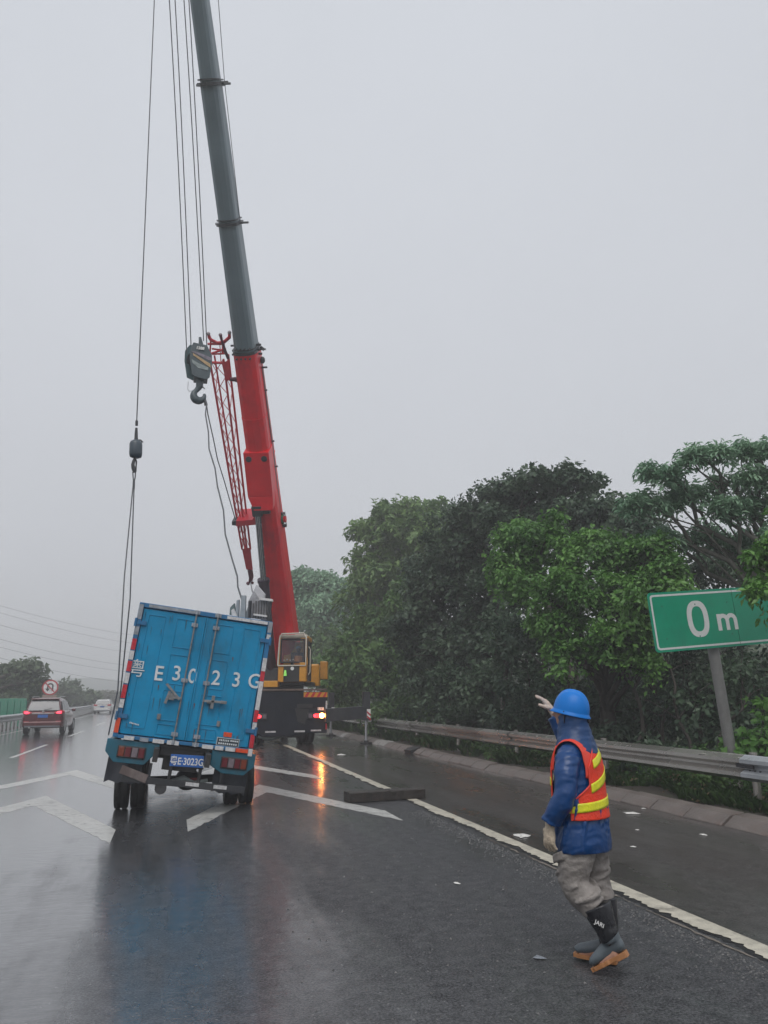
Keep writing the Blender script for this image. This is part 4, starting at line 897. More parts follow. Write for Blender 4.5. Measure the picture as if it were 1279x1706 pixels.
mb = MB(); mb.prism([(2.65, 36.2, .6), (5.0, 36.2, .6), (5.0, 36.2, 2.6), (2.65, 36.2, 2.6)], (0, 1.9, 0)); cb('driving_cab', mb, M_yel, .12)
# outriggers: beams pulled out to the right, a leg at each
for i, (yb, xleg) in enumerate(((26.9+.35, 6.62), (33.0, 6.48))):
    mb = MB(); mb.prism([(CX1-.1, yb, 1.22), (xleg+.04, yb, 1.30), (xleg+.04, yb, .86), (CX1-.1, yb, .78)], (0, .26, 0)); og = cb('outrigger_beam', mb, M_dark, .012)
    mb = MB(); mb.box((xleg, yb+.13, 1.30), (.24, .28, .98)); cb('jack_housing', mb, M_dark, .012, parent=og)
    mb = MB(); mb.cyl((xleg, yb+.13, .06), (xleg, yb+.13, .9), .052, 14); cb('jack_leg', mb, pm('chrome_leg', (.45, .46, .48), .22, metal=.7, var=.1), parent=og)
    mb = MB(); mb.cyl((xleg, yb+.13, .012), (xleg, yb+.13, .055), .21, 18); mb.cyl((xleg, yb+.13, .05), (xleg, yb+.13, .12), .08, 12); cb('foot_pad', mb, M_black, parent=og)
    mb = MB(); mb.box((xleg+.06, yb-.014, 1.04), (.13, .02, .30)); hh_ = cb('hazard_plate', mb, M_white, parent=og)
    mb = MB()
    for k in range(2): mb.prism([(xleg-.005, yb-.03, 1.13-.15*k), (xleg+.125, yb-.03, 1.02-.15*k), (xleg+.125, yb-.03, .95-.15*k), (xleg-.005, yb-.03, 1.06-.15*k)], (0, .004, 0))
    cb('hazard_bar', mb, M_retr, parent=og)
# superstructure, turned towards the boom direction
def frame_at(c, ang): return Matrix.Translation(c) @ Matrix.Rotation(ang, 4, 'Z')
SA = R(-15.0)  # local -y faces boom side
SM = frame_at((4.0, 30.4, 0), SA)
def sb(name, fn, mat, bevel=0.0, parent=cr_, label=None):
    mb = MB(); mb.T = SM; fn(mb); return mb.build(name, mat, parent, world=True, bevel=bevel, label=label)
sb('slew_ring', lambda m: m.cyl((0, 0, 1.8), (0, 0, 2.05), .85, 32), M_dark)
sb('turntable', lambda m: (m.box((0, .3, 2.12), (2.2, 4.6, .16)), m.box((-.35, .8, 2.8), (.1, 2.6, 1.4)), m.box((.35, .8, 2.8), (.1, 2.6, 1.4)), m.box((-.2, -1.5, 2.4), (.7, .7, .5)), m.box((-.75, -1.2, 2.7), (.5, .7, 1.1))), M_dark, .02)
sb('counterweight', lambda m: m.box((0, 2.6, 2.5), (2.5, .8, .9)), M_yel, .06)
sb('winch', lambda m: (m.cyl((-.3, 1.9, 3.2), (.3, 1.9, 3.2), .3, 20), m.cyl((-.33, 1.9, 3.2), (-.30, 1.9, 3.2), .4, 20), m.cyl((.30, 1.9, 3.2), (.33, 1.9, 3.2), .4, 20)), M_dark)
sb('side_box', lambda m: m.box((1.62, .2, 2.62), (.28, .5, .68)), M_yel, .03)
sb('hydraulic_lines', lambda m: [m.tube([(-.55+.09*k, -1.7, 2.2), (-.6+.12*k, -1.8, 2.7), (-.5+.08*k, -1.5, 3.1)], .03, 6) for k in range(5)], pm('hose_pale', (.30, .29, .25), .5, var=.5, scale=6))
sb('deck_box', lambda m: (m.box((-.05, -2.35, 2.08), (.5, .5, .22)), m.box((-.75, -2.35, 2.06), (.35, .4, .2))), M_yel, .02)
# operator's cab
x0c, x1c, y0c, y1c = .18, 1.18, -2.35, -.75
def cabframe(m):
    for (x, y) in ((x0c, y0c), (x1c, y0c), (x0c, y1c), (x1c, y1c)):
        m.bar((x, y+(.12 if y == y0c else 0), 2.75), (x+(.04 if x == x0c else -.04), y+(.22 if y == y0c else 0), 3.72), .07, .07)
    m.box(((x0c+x1c)/2, y1c, 2.9), (1.0, .05, 1.5)); m.box((x0c, -1.5, 2.45), (.05, 1.5, .62)); m.box((x1c, -1.5, 2.5), (.05, 1.5, .5))
    m.box(((x0c+x1c)/2, -1.5, 2.17), (1.0, 1.6, .05)); m.box((x0c+.10, y0c+.03, 2.45), (.17, .06, .60)); m.box((x1c-.13, y0c+.03, 2.5), (.24, .06, .66)); m.box((x1c-.02, -1.9, 2.3), (.09, .7, .25))
sb('cab_shell', cabframe, M_yel, .015)
sb('cab_roof', lambda m: m.box(((x0c+x1c)/2, -1.42, 3.77), (1.04, 1.5, .13)), pm('cab_roof_pale', (.50, .46, .38), .4, var=.12, dirt=(.3, .18, .05), dirtamt=.4), .05)
sb('roof_corner', lambda m: m.box((x1c-.10, -1.5, 3.70), (.30, 1.3, .20)), M_yel, .05)
sb('front_panel', lambda m: m.box(((x0c+x1c)/2-.03, y0c+.02, 2.45), (.56, .05, .60)), M_black, .01)
def cguard(m):
    zz = [(x0c-.02, y0c-.02, 2.72), (x0c+.02, y0c+.03, 3.7), (x0c+.08, y0c+.1, 3.86), (x1c-.12, y0c+.1, 3.88), (x1c-.02, y0c+.03, 3.72), (x1c-.02, y0c-.02, 2.72), (x0c-.02, y0c-.02, 2.72)]; m.tube(zz, .027, 8)
    m.tube([(x0c+.1, y0c+.15, 3.87), (x0c+.1, y1c-.1, 3.93), (x1c-.15, y1c-.1, 3.93), (x1c-.15, y0c+.15, 3.89)], .022, 6)
sb('guard_rail', cguard, pm('guard_cream', (.60, .56, .48), .4, var=.1))
def gasket(m):
    m.tube([(x0c+.07, y0c+.04, 2.84), (x0c+.07, y0c+.16, 3.66), (x1c-.10, y0c+.16, 3.66), (x1c-.10, y0c+.04, 2.84), (x0c+.07, y0c+.04, 2.84)], .035, 6)
sb('windscreen_gasket', gasket, M_black)
M_gl = glass('cab_glass', (.10, .11, .13), .04, .2)
sb('windscreen', lambda m: m.prism([(x0c+.08, y0c+.045, 2.85), (x1c-.11, y0c+.045, 2.85), (x1c-.11, y0c+.165, 3.65), (x0c+.08, y0c+.165, 3.65)], (0, .01, 0)), M_gl)
def cdoor(m):
    m.box((x1c+.015, -1.55, 3.15), (.02, 1.25, 1.0))
sb('door', cdoor, glass('door_glass', (.03, .035, .04), .06, .85))
def cdoor2(m):
    for y in (-2.2, -1.62, -.95): m.box((x1c+.03, y, 3.1), (.035, .06, 1.2))
    m.box((x1c+.03, -1.55, 2.45), (.03, 1.3, .5))
sb('door_frame', cdoor2, M_black, .005)
sb('grab_handle', lambda m: m.tube([(x1c+.06, -2.2, 2.4), (x1c+.12, -2.2, 2.5), (x1c+.12, -2.2, 3.3), (x1c+.06, -2.2, 3.4)], .018, 6), MATS['guard_cream'])
sb('round_badge', lambda m: m.cyl((x0c+.50, y0c-.02, 2.62), (x0c+.50, y0c-.008, 2.62), .065, 16), M_white)
sb('green_marker', lambda m: (m.cyl((x0c+.26, y0c-.08, 2.36), (x0c+.26, y0c-.08, 2.56), .06, 12, .03)), pm('marker_green_glow', (.30, .75, .15), .5, emit=(.3, .9, .15), estr=.25))  # no lamp: a faint green glow is put into the marker's material
sb('seat', lambda m: (m.box((.7, -1.35, 2.55), (.5, .5, .12)), m.box((.7, -1.1, 2.9), (.46, .1, .7)), m.box((.7, -1.35, 2.35), (.2, .2, .3))), M_black, .03)
sb('dashboard_items', lambda m: [m.sphere((x0c+.17+.11*k, y0c+.2, 2.92+.02*(k % 2)), (.035, .035, .03), 8, 5) for k in range(4)], MATS['guard_cream'])
# seated operator
opm = SM
op = empty('person', opm @ Vector((.78, -1.35, 2.6)), label='crane operator in orange vest seated behind the cab windscreen', cat='person')
def ob(name, fn, mat):
    m = MB(); m.T = opm; fn(m); return m.build(name, mat, op, world=True)
ob('body', lambda m: (m.ring([(.78, -1.32, 2.62), (.78, -1.3, 2.8), (.78, -1.3, 3.02), (.78, -1.32, 3.14), (.78, -1.34, 3.2), (.78, -1.36, 3.25), (.78, -1.38, 3.33), (.78, -1.37, 3.42)], [(.15, .11), (.16, .11), (.19, .11), (.13, .08), (.055, .05), (.06, .07), (.078, .09), (.05, .06)], 14, ref=(0, 1, 0)),
    m.tube([(.97, -1.32, 3.06), (1.0, -1.45, 2.85), (.92, -1.72, 2.86)], [.055, .045, .035], 8), m.tube([(.60, -1.32, 3.06), (.56, -1.45, 2.85), (.62, -1.72, 2.86)], [.055, .045, .035], 8),
    m.tube([(.68, -1.35, 2.66), (.66, -1.75, 2.68), (.66, -1.85, 2.3)], [.08, .065, .045], 8), m.tube([(.88, -1.35, 2.66), (.9, -1.75, 2.68), (.9, -1.85, 2.3)], [.08, .065, .045], 8)), pm('operator_clothes', (.05, .06, .09), .7, var=.2))
M_vest = pm('vest_orange', (.78, .045, .015), .6, var=.12, scale=10, bump=.4, bscale=60)
ob('vest', lambda m: m.ring([(.78, -1.32, 2.66), (.78, -1.3, 2.8), (.78, -1.3, 3.02), (.78, -1.32, 3.13)], [(.165, .125), (.175, .125), (.19, .125), (.13, .09)], 16, ref=(0, 1, 0)), pm('operator_vest', (.85, .30, .05), .6, var=.2))
ob('helmet', lambda m: m.sphere((.78, -1.385, 3.38), (.105, .125, .1), 16, 8, None, 0, 1), pm('operator_helmet', (.12, .32, .45), .4))

# ---------------------------------------------------------------- boom
boomB = atY(478, 1085, 30.3); tipT = atD(285, -350, 14.7)
ax = (tipT-boomB).normalized(); lat = ax.cross(Vector((0, 0, 1))).normalized()
if lat.dot(cr) < 0: lat = -lat
nrm = lat.cross(ax).normalized()
if nrm.dot(CP-boomB) < 0: nrm = -nrm       # towards the camera: the boom's underside
def onplane(px, py, off=0.0):
    o = boomB+nrm*off; d = ray(px, py); return CP+d*((o-CP).dot(nrm)/d.dot(nrm))
def bpt(py, off=0.0, lt=0.0):
    """point on the boom axis seen at photo row py"""
    lo, hi = -2.0, (tipT-boomB).length*1.02
    def row(t):
        d = boomB+ax*t-CP; return CY-FOC*d.dot(cu)/d.dot(cf)
    for _ in range(50):
        m = (lo+hi)/2
        if row(m) > py: lo = m
        else: hi = m
    return boomB+ax*lo+nrm*off+lat*lt
def wpx(py, w): return w*axdepth(bpt(py))/FOC
def boomsec(mb, pa, pb, wa, wb, k=1.25):
    """rounded polygon section"""
    def sec(p, w):
        h = w*k; pr = [(-.5, .28), (-.44, .44), (-.28, .56), (0, .60), (.28, .56), (.44, .44), (.5, .28), (.5, -.42), (.42, -.5), (-.42, -.5), (-.5, -.42)]
        return [p+lat*(x*w)+nrm*(y*h) for x, y in pr]
    A_, B_ = sec(pa, wa), sec(pb, wb); n = len(A_)
    mb._add(A_+B_, [(i, (i+1) % n, (i+1) % n+n, i+n) for i in range(n)], False); mb._add(A_, [tuple(range(n))]); mb._add(B_, [tuple(range(n))])
secs = [(1095, 583, 39, 39.5, 'base_section', M_red), (583, 370, 35, 32.5, 'boom_section', M_gboom), (370, 141, 31, 31.0, 'boom_section', M_gboom), (141, -140, 29.5, 25.5, 'boom_section', M_gboom), (-140, -350, 24, 20, 'boom_section', M_gboom)]
for ya, yb, wa, wb, nm, m in secs:
    mb = MB(); boomsec(mb, bpt(ya), bpt(yb), wpx(ya, wa), wpx(yb, wb)); cb(nm, mb, m, .03)
for yc, w in ((583, 44), (372, 42), (141, 43), (-140, 36)):
    mb = MB(); c = bpt(yc); W_ = wpx(yc, w); boomsec(mb, c-ax*.04, c+ax*.04, W_*.92, W_*.92); boomsec(mb, c+ax*.10, c+ax*.13, W_*.85, W_*.85)
    for s in (-1, 1): mb.box(c+lat*(s*W_*.46), (.14, .12, .06), Matrix((lat, nrm, ax)).transposed())
    mb.bar(c+lat*W_*.4, c+lat*(W_*.5+.20), .04, .05); col_ = cb('collar', mb, M_dark, .004)
mb = MB()
for yc in (575, 590): 
    c = bpt(yc); W_ = wpx(yc, 44)
    for x in (-.25, -.08, .08, .25): mb.cyl(c+lat*(x*W_)+nrm*W_*.50, c+lat*(x*W_)+nrm*W_*.72, .03, 8)
    for s in (-1, 1): mb.cyl(c+lat*(s*W_*.30), c+lat*(s*W_*.58), .035, 8)
cb('collar_bolts', mb, M_dark)
# grey film worn lower edge of the red section, stiffeners
mb = MB(); w7 = wpx(790, 37); h7 = w7*1.25
a_, b_, c_, d_ = bpt(742), bpt(812), bpt(832), bpt(838)
def quadbox(p, q, wA, wB, offA, offB, dep):
    A_ = [p+lat*(-wA/2)+nrm*offA, p+lat*(wA/2)+nrm*offA, p+lat*(wA/2)+nrm*(offA-dep), p+lat*(-wA/2)+nrm*(offA-dep)]
    B_ = [q+lat*(-wB/2)+nrm*offB, q+lat*(wB/2)+nrm*offB, q+lat*(wB/2)+nrm*(offB-dep), q+lat*(-wB/2)+nrm*(offB-dep)]
    return mb._add(A_+B_, [(0, 1, 5, 4), (1, 2, 6, 5), (2, 3, 7, 6), (3, 0, 4, 7), (0, 3, 2, 1), (4, 5, 6, 7)])
quadbox(a_-lat*.0, b_-lat*.02, w7*1.12, w7*1.12, h7*.66, h7*.80, .75); quadbox(b_-lat*.02, c_+lat*.05, w7*1.12, w7*.86, h7*.80, h7*.92, .85)
cb('cylinder_bracket', mb, M_red, .02)
for s in (-1, 1):
    mb = MB(); c = bpt(752, h7*.68, s*w7*.34); mb.cyl(c, c+nrm*.03, .10, 16); cb('pivot_cover', mb, M_dark)
mb = MB(); mb.cyl(bpt(836, h7*.7, -w7*.3), bpt(836, h7*.7, w7*.3), .12, 16); cb('pivot_pin', mb, M_dark)
# flange ring
mb = MB(); c = bpt(690); W_ = wpx(690, 40); boomsec(mb, c-ax*.01, c+ax*.01, W_*1.015, W_*1.015); c = bpt(760); boomsec(mb, c-ax*.01, c+ax*.01, W_*1.06, W_*1.06); cb('weld_band', mb, M_red)
# luffing cylinder
top = bpt(834, h7*.75, -wpx(834, 9)); bot = atY(452, 1120, 28.9); mid = top.lerp(bot, .47)
mb = MB(); mb.cyl(top, mid, .105, 20); cyl_ = cb('luffing_cylinder', mb, pm('cylinder_rod', (.16, .18, .20), .25, metal=.5, var=.12))
mb = MB(); q = (top-bot).normalized(); lx = q.cross(nrm).normalized()
for k in (-1, 0, 1): mb.tube([top+nrm*.11+lx*.055*k-q*.1, mid+nrm*.11+lx*.055*k], .012, 5)
cb('guide_tube', mb, M_galv, parent=cyl_)
mb = MB(); mb.cyl(mid+q*.3, bot, .19, 20); mb.cyl(mid+q*.38, mid+q*.26, .215, 20); mb.tube([mid-nrm*0-lx*.25, mid-lx*.27-q*.8, mid-lx*.2-q*1.2], .02, 6); cb('cylinder_barrel', mb, pm('barrel_dark', (.035, .022, .04), .4, var=.2), parent=cyl_)
mb = MB(); mb.box(top, (.35, .3, .4), Matrix((lat, nrm, ax)).transposed()); cb('cylinder_head', mb, M_dark, .03, parent=cyl_)
# rope and cable along the boom's right edge with brackets and reel
pts = [onplane(362, -20, -.2), onplane(374, 137, -.2), onplane(400, 370, -.2), onplane(424, 560, -.2), onplane(437, 612, -.2), onplane(457, 775, -.2), onplane(470, 870, -.2), onplane(484, 990, -.2), onplane(492, 1040, -.2)]
mb = MB(); mb.tube(pts, .010, 5); cb('boom_cable', mb, M_wire)
mb = MB(); mb.tube([onplane(437, 612, -.15), onplane(453, 735, -.15), onplane(468, 860, -.15), onplane(480, 960, -.15)], .028, 5); cb('cable_conduit', mb, M_galv)
mb = MB()
for (x, y) in ((440, 612), (458, 777), (452, 735), (440, 650), (374, 137)):
    p = onplane(x, y, -.15); mb.bar(p-lat*.12, p+lat*.10, .04, .05)
p = onplane(437, 600, -.15); mb.sphere(p, (.09, .09, .12), 10, 6); mb.cyl(onplane(434, 578, -.1), onplane(440, 583, -.1), .05, 8); cb('cable_bracket', mb, M_dark)
p = onplane(469, 865, -.15); mb = MB(); mb.cyl(p-lat*.05, p+lat*.07, .19, 20); rl = cb('cable_reel', mb, pm('reel_green', (.02, .16, .09), .4, var=.15))
mb = MB(); mb.cyl(p+lat*.075, p+lat*.16, .12, 16); cb('reel_hub', mb, M_red, parent=rl)
mb = MB(); mb.box(p+ax*.24+lat*.02, (.26, .12, .03), Matrix((lat, nrm, ax)).transposed()); mb.box(p-ax*.26+lat*.05, (.2, .12, .08), Matrix((lat, nrm, ax)).transposed()); mb.bar(p+ax*.25+lat*.14, p-ax*.25+lat*.14, .03, .03); cb('reel_cage', mb, M_dark, parent=rl)
# boom head with sheaves at the tip
mb = MB(); mb.box(tipT, (.7, .6, .9), Matrix((lat, nrm, ax)).transposed()); cb('boom_head', mb, M_dark, .04)
mb = MB()
for k in (-1, 0, 1): mb.cyl(tipT+nrm*.35+lat*(.15*k-.04), tipT+nrm*.35+lat*(.15*k+.04), .26, 20)
cb('head_sheave', mb, M_dark)

# ---------------------------------------------------------------- folded lattice jib (red)
JO = .25
def jp(px, py, off=0.0): return onplane(px, py, JO+off)
M_jib = pm('jib_red', (.60, .010, .03), .35, var=.15, scale=4, dirt=(.2, .02, .06), dirtamt=.4)
jib = empty('lattice_jib', bpt(860), label='folded red lattice jib hanging along the left of the boom', cat='jib')
def jb(name, mb, mat=None, parent=jib): return mb.build(name, mat or M_jib, parent, world=True)
# chord ends in the photo: left, right (front), right (rear)
CH = [((349, 598), (403, 915)), ((372, 598), (411, 915)), ((380, 590), (417, 915))]
offs = [(0.28, .06), (0.30, .06), (-.30, -.06)]
ch3 = []
for (a, b), (oa, ob_) in zip(CH, offs):
    A_, B_ = jp(*a, oa), jp(*b, ob_); ch3.append((A_, B_)); mb = MB(); mb.tube([A_, B_], .036, 8); jb('chord', mb)
A4, B4 = jp(357, 592, -.30), jp(408, 915, -.06); ch3.append((A4, B4)); mb = MB(); mb.tube([A4, B4], .03, 8); jb('chord', mb)
faces = [(0, 1), (1, 2), (2, 3), (3, 0)]
NB = 12
lac = MB()
for fi, (i, j) in enumerate(faces):
    for k in range(NB):
        u0_, u1_ = k/NB, (k+1)/NB; um = (k+.5)/NB
        a0, a1 = ch3[i][0].lerp(ch3[i][1], u0_), ch3[i][0].lerp(ch3[i][1], u1_); b0_, b1_ = ch3[j][0].lerp(ch3[j][1], u0_), ch3[j][0].lerp(ch3[j][1], u1_)
        if fi == 2: continue
        for (p_, q_) in (((a0, b1_), (b0_, a1)) if fi == 0 else (((a0, b1_),) if k % 2 else ((b0_, a1),))):
            m_ = MB(); m_.tube([p_, q_], .013, 5); m_.build('lacing', M_jib if k < 1 else M_jib, jib, world=True)
# foot: tapered closed box and clevis
mb = MB(); pa = [jp(403, 915, .08), jp(417, 912, .08), jp(417, 912, -.08), jp(403, 915, -.08)]; pb = [jp(410, 949, .07), jp(421, 949, .07), jp(421, 949, -.07), jp(410, 949, -.07)]
mb._add(pa+pb, [(0, 1, 5, 4), (1, 2, 6, 5), (2, 3, 7, 6), (3, 0, 4, 7), (0, 3, 2, 1), (4, 5, 6, 7)]); jb('foot_box', mb)
mb = MB(); mb.tube([jp(415, 949), jp(417, 962), jp(416, 970)], [.07, .06, .05], 8); mb.tube([jp(419, 949, -.1), jp(421, 960, -.1), jp(419, 968)], .035, 6); mb.sphere(jp(413, 972), .07, 8, 6); mb.sphere(jp(420, 971), .06, 8, 6); jb('foot_clevis', mb, pm('clevis_dark', (.10, .01, .03), .4))
# head forks
mb = MB(); yk = .2
mb.tube([jp(347, 557, yk), jp(348.5, 562, yk), jp(351, 566, yk), jp(361, 571, yk), jp(366, 571, yk)], [.05, .055, .055, .05, .05], 8)
mb.tube([jp(366, 571, yk), jp(374, 569, yk), jp(382, 562, yk), jp(382, 554, yk)], [.05, .055, .055, .05], 8); jb('head_fork', mb)
mb = MB(); mb.tube([jp(367, 558, .3), jp(369, 566, .3), jp(375, 585, .3), jp(380, 597, .2)], [.05, .04, .045, .05], 8); jb('head_strut', mb, MATS['clevis_dark'])
mb = MB()
for (x, y) in ((347, 556), (367, 558), (382, 554)): mb.sphere(jp(x, y, yk+.03), .06, 8, 6)
jb('fork_tip', mb, pm('fork_tip_grey', (.28, .24, .26), .4))
mb = MB(); mb.tube([jp(346, 573, yk), jp(374, 573, yk)], .04, 6); mb.tube([jp(352, 589, .28), jp(376, 581, .28)], .035, 6); mb.tube([jp(353, 581, .28), jp(374, 584, .1)], .03, 6); mb.tube([jp(353, 590, .28), jp(377, 589, .28)], .03, 6); mb.tube([jp(351, 604, .28), jp(380, 605, .28)], .045, 6); mb.tube([jp(366, 572, .2), jp(368, 604, .28)], .015, 5); mb.tube([jp(351, 566, yk), jp(349, 598, .28)], .03, 6); mb.tube([jp(372, 572, .2), jp(371, 590, .28)], .05, 6); jb('head_frame', mb)
mb = MB(); pa = [jp(369, 605, .34), jp(381, 600, .34), jp(381, 600, .26), jp(369, 605, .26)]; pb = [jp(376, 634, .34), jp(383, 634, .34), jp(383, 634, .26), jp(376, 634, .26)]
mb._add(pa+pb, [(0, 1, 5, 4), (1, 2, 6, 5), (2, 3, 7, 6), (3, 0, 4, 7), (0, 3, 2, 1), (4, 5, 6, 7)]); jb('gusset', mb)
mb = MB(); mb.tube([jp(382, 632, 0), jp(391, 632, 0), jp(397, 633, -.1)], [.06, .08, .1], 8); jb('upper_bracket', mb, MATS['clevis_dark'])
# lower clamp arm joining the boom
mb = MB(); T_ = Matrix((lat, nrm, ax)).transposed()
def slab(pxs, off, dep): mb.prism([jp(x, y, off) for x, y in pxs], nrm*(-dep))
slab([(393, 868), (420, 866), (426, 857), (430, 857), (430, 874), (393, 877)], .42, .9); jb('clamp_arm', mb)
mb = MB(); slab([(386, 869), (394, 868), (394, 876), (386, 875)], .40, .3); jb('clamp_end', mb, M_dark)
mb = MB(); mb.sphere(jp(426, 859, .42), .08, 8, 6); jb('clamp_pin', mb, M_dark)

# ---------------------------------------------------------------- main hook block
HB = 18.4
hk = empty('hook_block', atD(331, 565, HB), label='big dark hook block with yellow stripe and swivel hook left of the boom', cat='hook block')
def hp(px, py, dy=0.0): return atD(px, py, HB+dy)
def hb(name, mb, mat, bevel=0.0, parent=hk): return mb.build(name, mat, parent, world=True, bevel=bevel)
M_hook = pm('hook_slate', (.050, .075, .088), .42, var=.2, scale=6, dirt=(.03, .04, .05), dirtamt=.5)
def plate(pxs, dy, dep, name, mat, bevel=.01):
    mb = MB(); mb.prism([hp(x, y, dy) for x, y in pxs], (.0, dep, 0)); return hb(name, mb, mat, bevel)
fp = [(322, 570), (345, 575), (353, 592), (353, 606), (349, 628), (343, 632), (330, 629), (320, 624), (316, 596), (317, 580)]
front = plate(fp, -.26, .05, 'cheek_plate', M_hook)
plate([(x-9+ (0 if i not in (0, 1) else 3), y+4) for i, (x, y) in enumerate(fp)], .26, .05, 'cheek_plate', pm('hook_teal', (.018, .060, .070), .4, var=.2))
mb = MB()
for k in range(4): c0, c1 = hp(333-k*2.3, 598+k, -.17+.13*k), hp(333-k*2.3, 598+k, -.09+.13*k); mb.cyl(c0, c1, .235, 24)
hb('sheave', mb, M_dark)
plate([(321, 588), (350, 606), (351, 613), (322, 592)], -.275, .012, 'yellow_stripe', pm('stripe_tan', (.42, .28, .14), .5, var=.3, scale=14, dirt=(.15, .12, .12), dirtamt=.6), 0)
plate([(318, 586), (326, 589), (349, 601), (352, 600), (352, 596), (338, 590), (324, 585)], -.272, .010, 'grey_stripe', pm('stripe_mauve', (.17, .15, .19), .5, var=.4, scale=14), 0)
plate([(319, 598), (330, 605), (347, 612), (346, 617), (330, 613), (320, 604)], -.271, .008, 'grey_stripe', pm('stripe_grey', (.22, .26, .26), .5, var=.4, scale=14), 0)
plate([(331, 561), (335, 561), (337, 568), (339, 575), (331, 574)], -.1, .14, 'top_lug', M_hook)
textmesh('1288', .10, M_white, 'block_number', hk, Matrix.Translation(hp(334, 580, -.29)) @ Matrix.Rotation(R(-8), 4, 'Z') @ Matrix.Rotation(R(6), 4, 'Y'), extrude=.004, bold=.004, world=True)
mb = MB(); mb.cyl(hp(333, 627, -.05), hp(332, 645, -.05), .10, 14, .085); mb.box(hp(334, 630, -.05), (.34, .42, .12)); hb('swivel', mb, M_hook, .02)
mb = MB(); hc = hp(331, 656, -.05); s = axdepth(hc)/FOC; path = []; rad = []
path = [hp(332, 642, -.05), hp(330, 650, -.05)]; 
cxh, cyh, rh = 331.5, 658.5, 9.0
path = [hp(332.5, 640, -.05), hp(331, 646, -.05)]; rad = [.085, .075]
for i in range(15):
    a = R(128+i*17.5); path.append(hp(cxh+rh*math.cos(a), cyh-rh*math.sin(a), -.05)); rad.append([.06, .07, .08, .09, .096, .10, .104, .10, .098, .09, .08, .07, .055, .045, .03][i])
mb.ring(path, rad, 12); hb('hook', mb, M_hook)
mb = MB(); mb.tube([hp(341, 648, -.05), hp(337, 644, -.05)], .018, 6); hb('safety_latch', mb, M_galv)
mb = MB(); mb.tube([hp(313.5, 636), hp(312.5, 648), hp(315, 652), hp(320, 651)], .008, 5); hb('rope_loop', mb, M_galv)
# hoist ropes: tip to block
for i, (px, py, lab) in enumerate(((311, 590, 'leftmost of the four hoist ropes running up from the hook block'), (318, 575, 'second from left of the four hoist ropes above the hook block'), (339, 568, 'third from left of the four hoist ropes passing the block lug'), (345, 590, 'rightmost of the four hoist ropes beside the jib forks'))):
    tp = tipT+nrm*.5+lat*(-.22+.15*i); b_ = hp(px, py, .15*(i % 2)); n_ = 12; L_ = [tp.lerp(b_, k/n_)-Vector((0, 0, 0))+lat*(.05*math.sin(math.pi*k/n_)) for k in range(n_+1)]
    tag(MB().tube(L_, .013, 6).build('hoist_rope', M_wire), lab, 'rope', 'hoist ropes of the hook block')
# aux hook ball, rope and sling
bl_ = atY(227, 745, 14.0)
hbal = empty('hook_ball', bl_, label='small dark overhaul weight with hook hanging at far left', cat='hook')
def ap(px, py): return atY(px, py, 14.0)
mb = MB(); s = axdepth(bl_)/FOC; mb.ring([ap(226.8, 733.5), ap(226.6, 736), ap(226.3, 740), ap(225.8, 757), ap(225.5, 761), ap(225.3, 763)], [x*s for x in (5, 9, 10.6, 10.6, 9.5, 5)], 12); hbal_b = mb.build('weight', pm('ball_slate', (.045, .065, .085), .4, var=.15, scale=6), hbal, world=True)
mb = MB(); mb.tube([ap(227.5, 701), ap(227.3, 709)], 2.3*s, 8); mb.tube([ap(227, 713), ap(226.7, 722), ap(226.5, 734)], [2.0*s, 2.6*s, 3.2*s], 8); mb.tube([ap(228, 733), ap(234, 733), ap(238, 737)], 1.2*s, 6); mb.build('rope_socket', M_dark, hbal, world=True)
mb = MB(); mb.tube([ap(225, 763), ap(222.5, 768), ap(221, 774), ap(222, 781), ap(224, 787)], [2*s, 2.6*s, 3*s, 3.2*s, 2.4*s], 10); mb.tube([ap(225, 764), ap(227, 769), ap(226.5, 776), ap(226, 786)], [1.5*s, 1.5*s, 1.2*s, 1.2*s], 8); mb.build('hook', M_dark, hbal, world=True)
tag(MB().tube([tipT+nrm*.3-lat*.1, ap(227.5, 702)], .011, 6).build('auxiliary_rope', M_wire), 'single long hoist rope dropping at far left to the small hook weight', 'rope')
sl_ = empty('wire_sling', ap(223, 806), label='two-legged wire sling from the small hook down to the blue truck', cat='sling')
mb = MB(); mb.tube([ap(221, 786), ap(221.5, 795), ap(222.5, 805)], .011, 6); mb.tube([ap(225.5, 786), ap(225, 795), ap(222.8, 805)], .011, 6); mb.tube([ap(222.8, 803), ap(222.3, 815)], .022, 6); mb.build('eye', M_wire, sl_, world=True)
end1 = TM @ Vector((-1.08, .35, .98)); end2 = atY(218.5, 1000, 13.4); end3 = TM @ Vector((-1.07, 1.9, 1.0))
q1 = atY(196, 1150, 12.4)
mb = MB(); mb.tube([ap(221, 813), atY(207, 960, 13.2), q1, end1], .011, 6); mb.build('leg', M_wire, sl_, world=True)
mb = MB(); mb.tube([ap(223, 813), end2+Vector((-.02, 0, .02)), end3], .011, 6); mb.build('leg', M_wire, sl_, world=True)
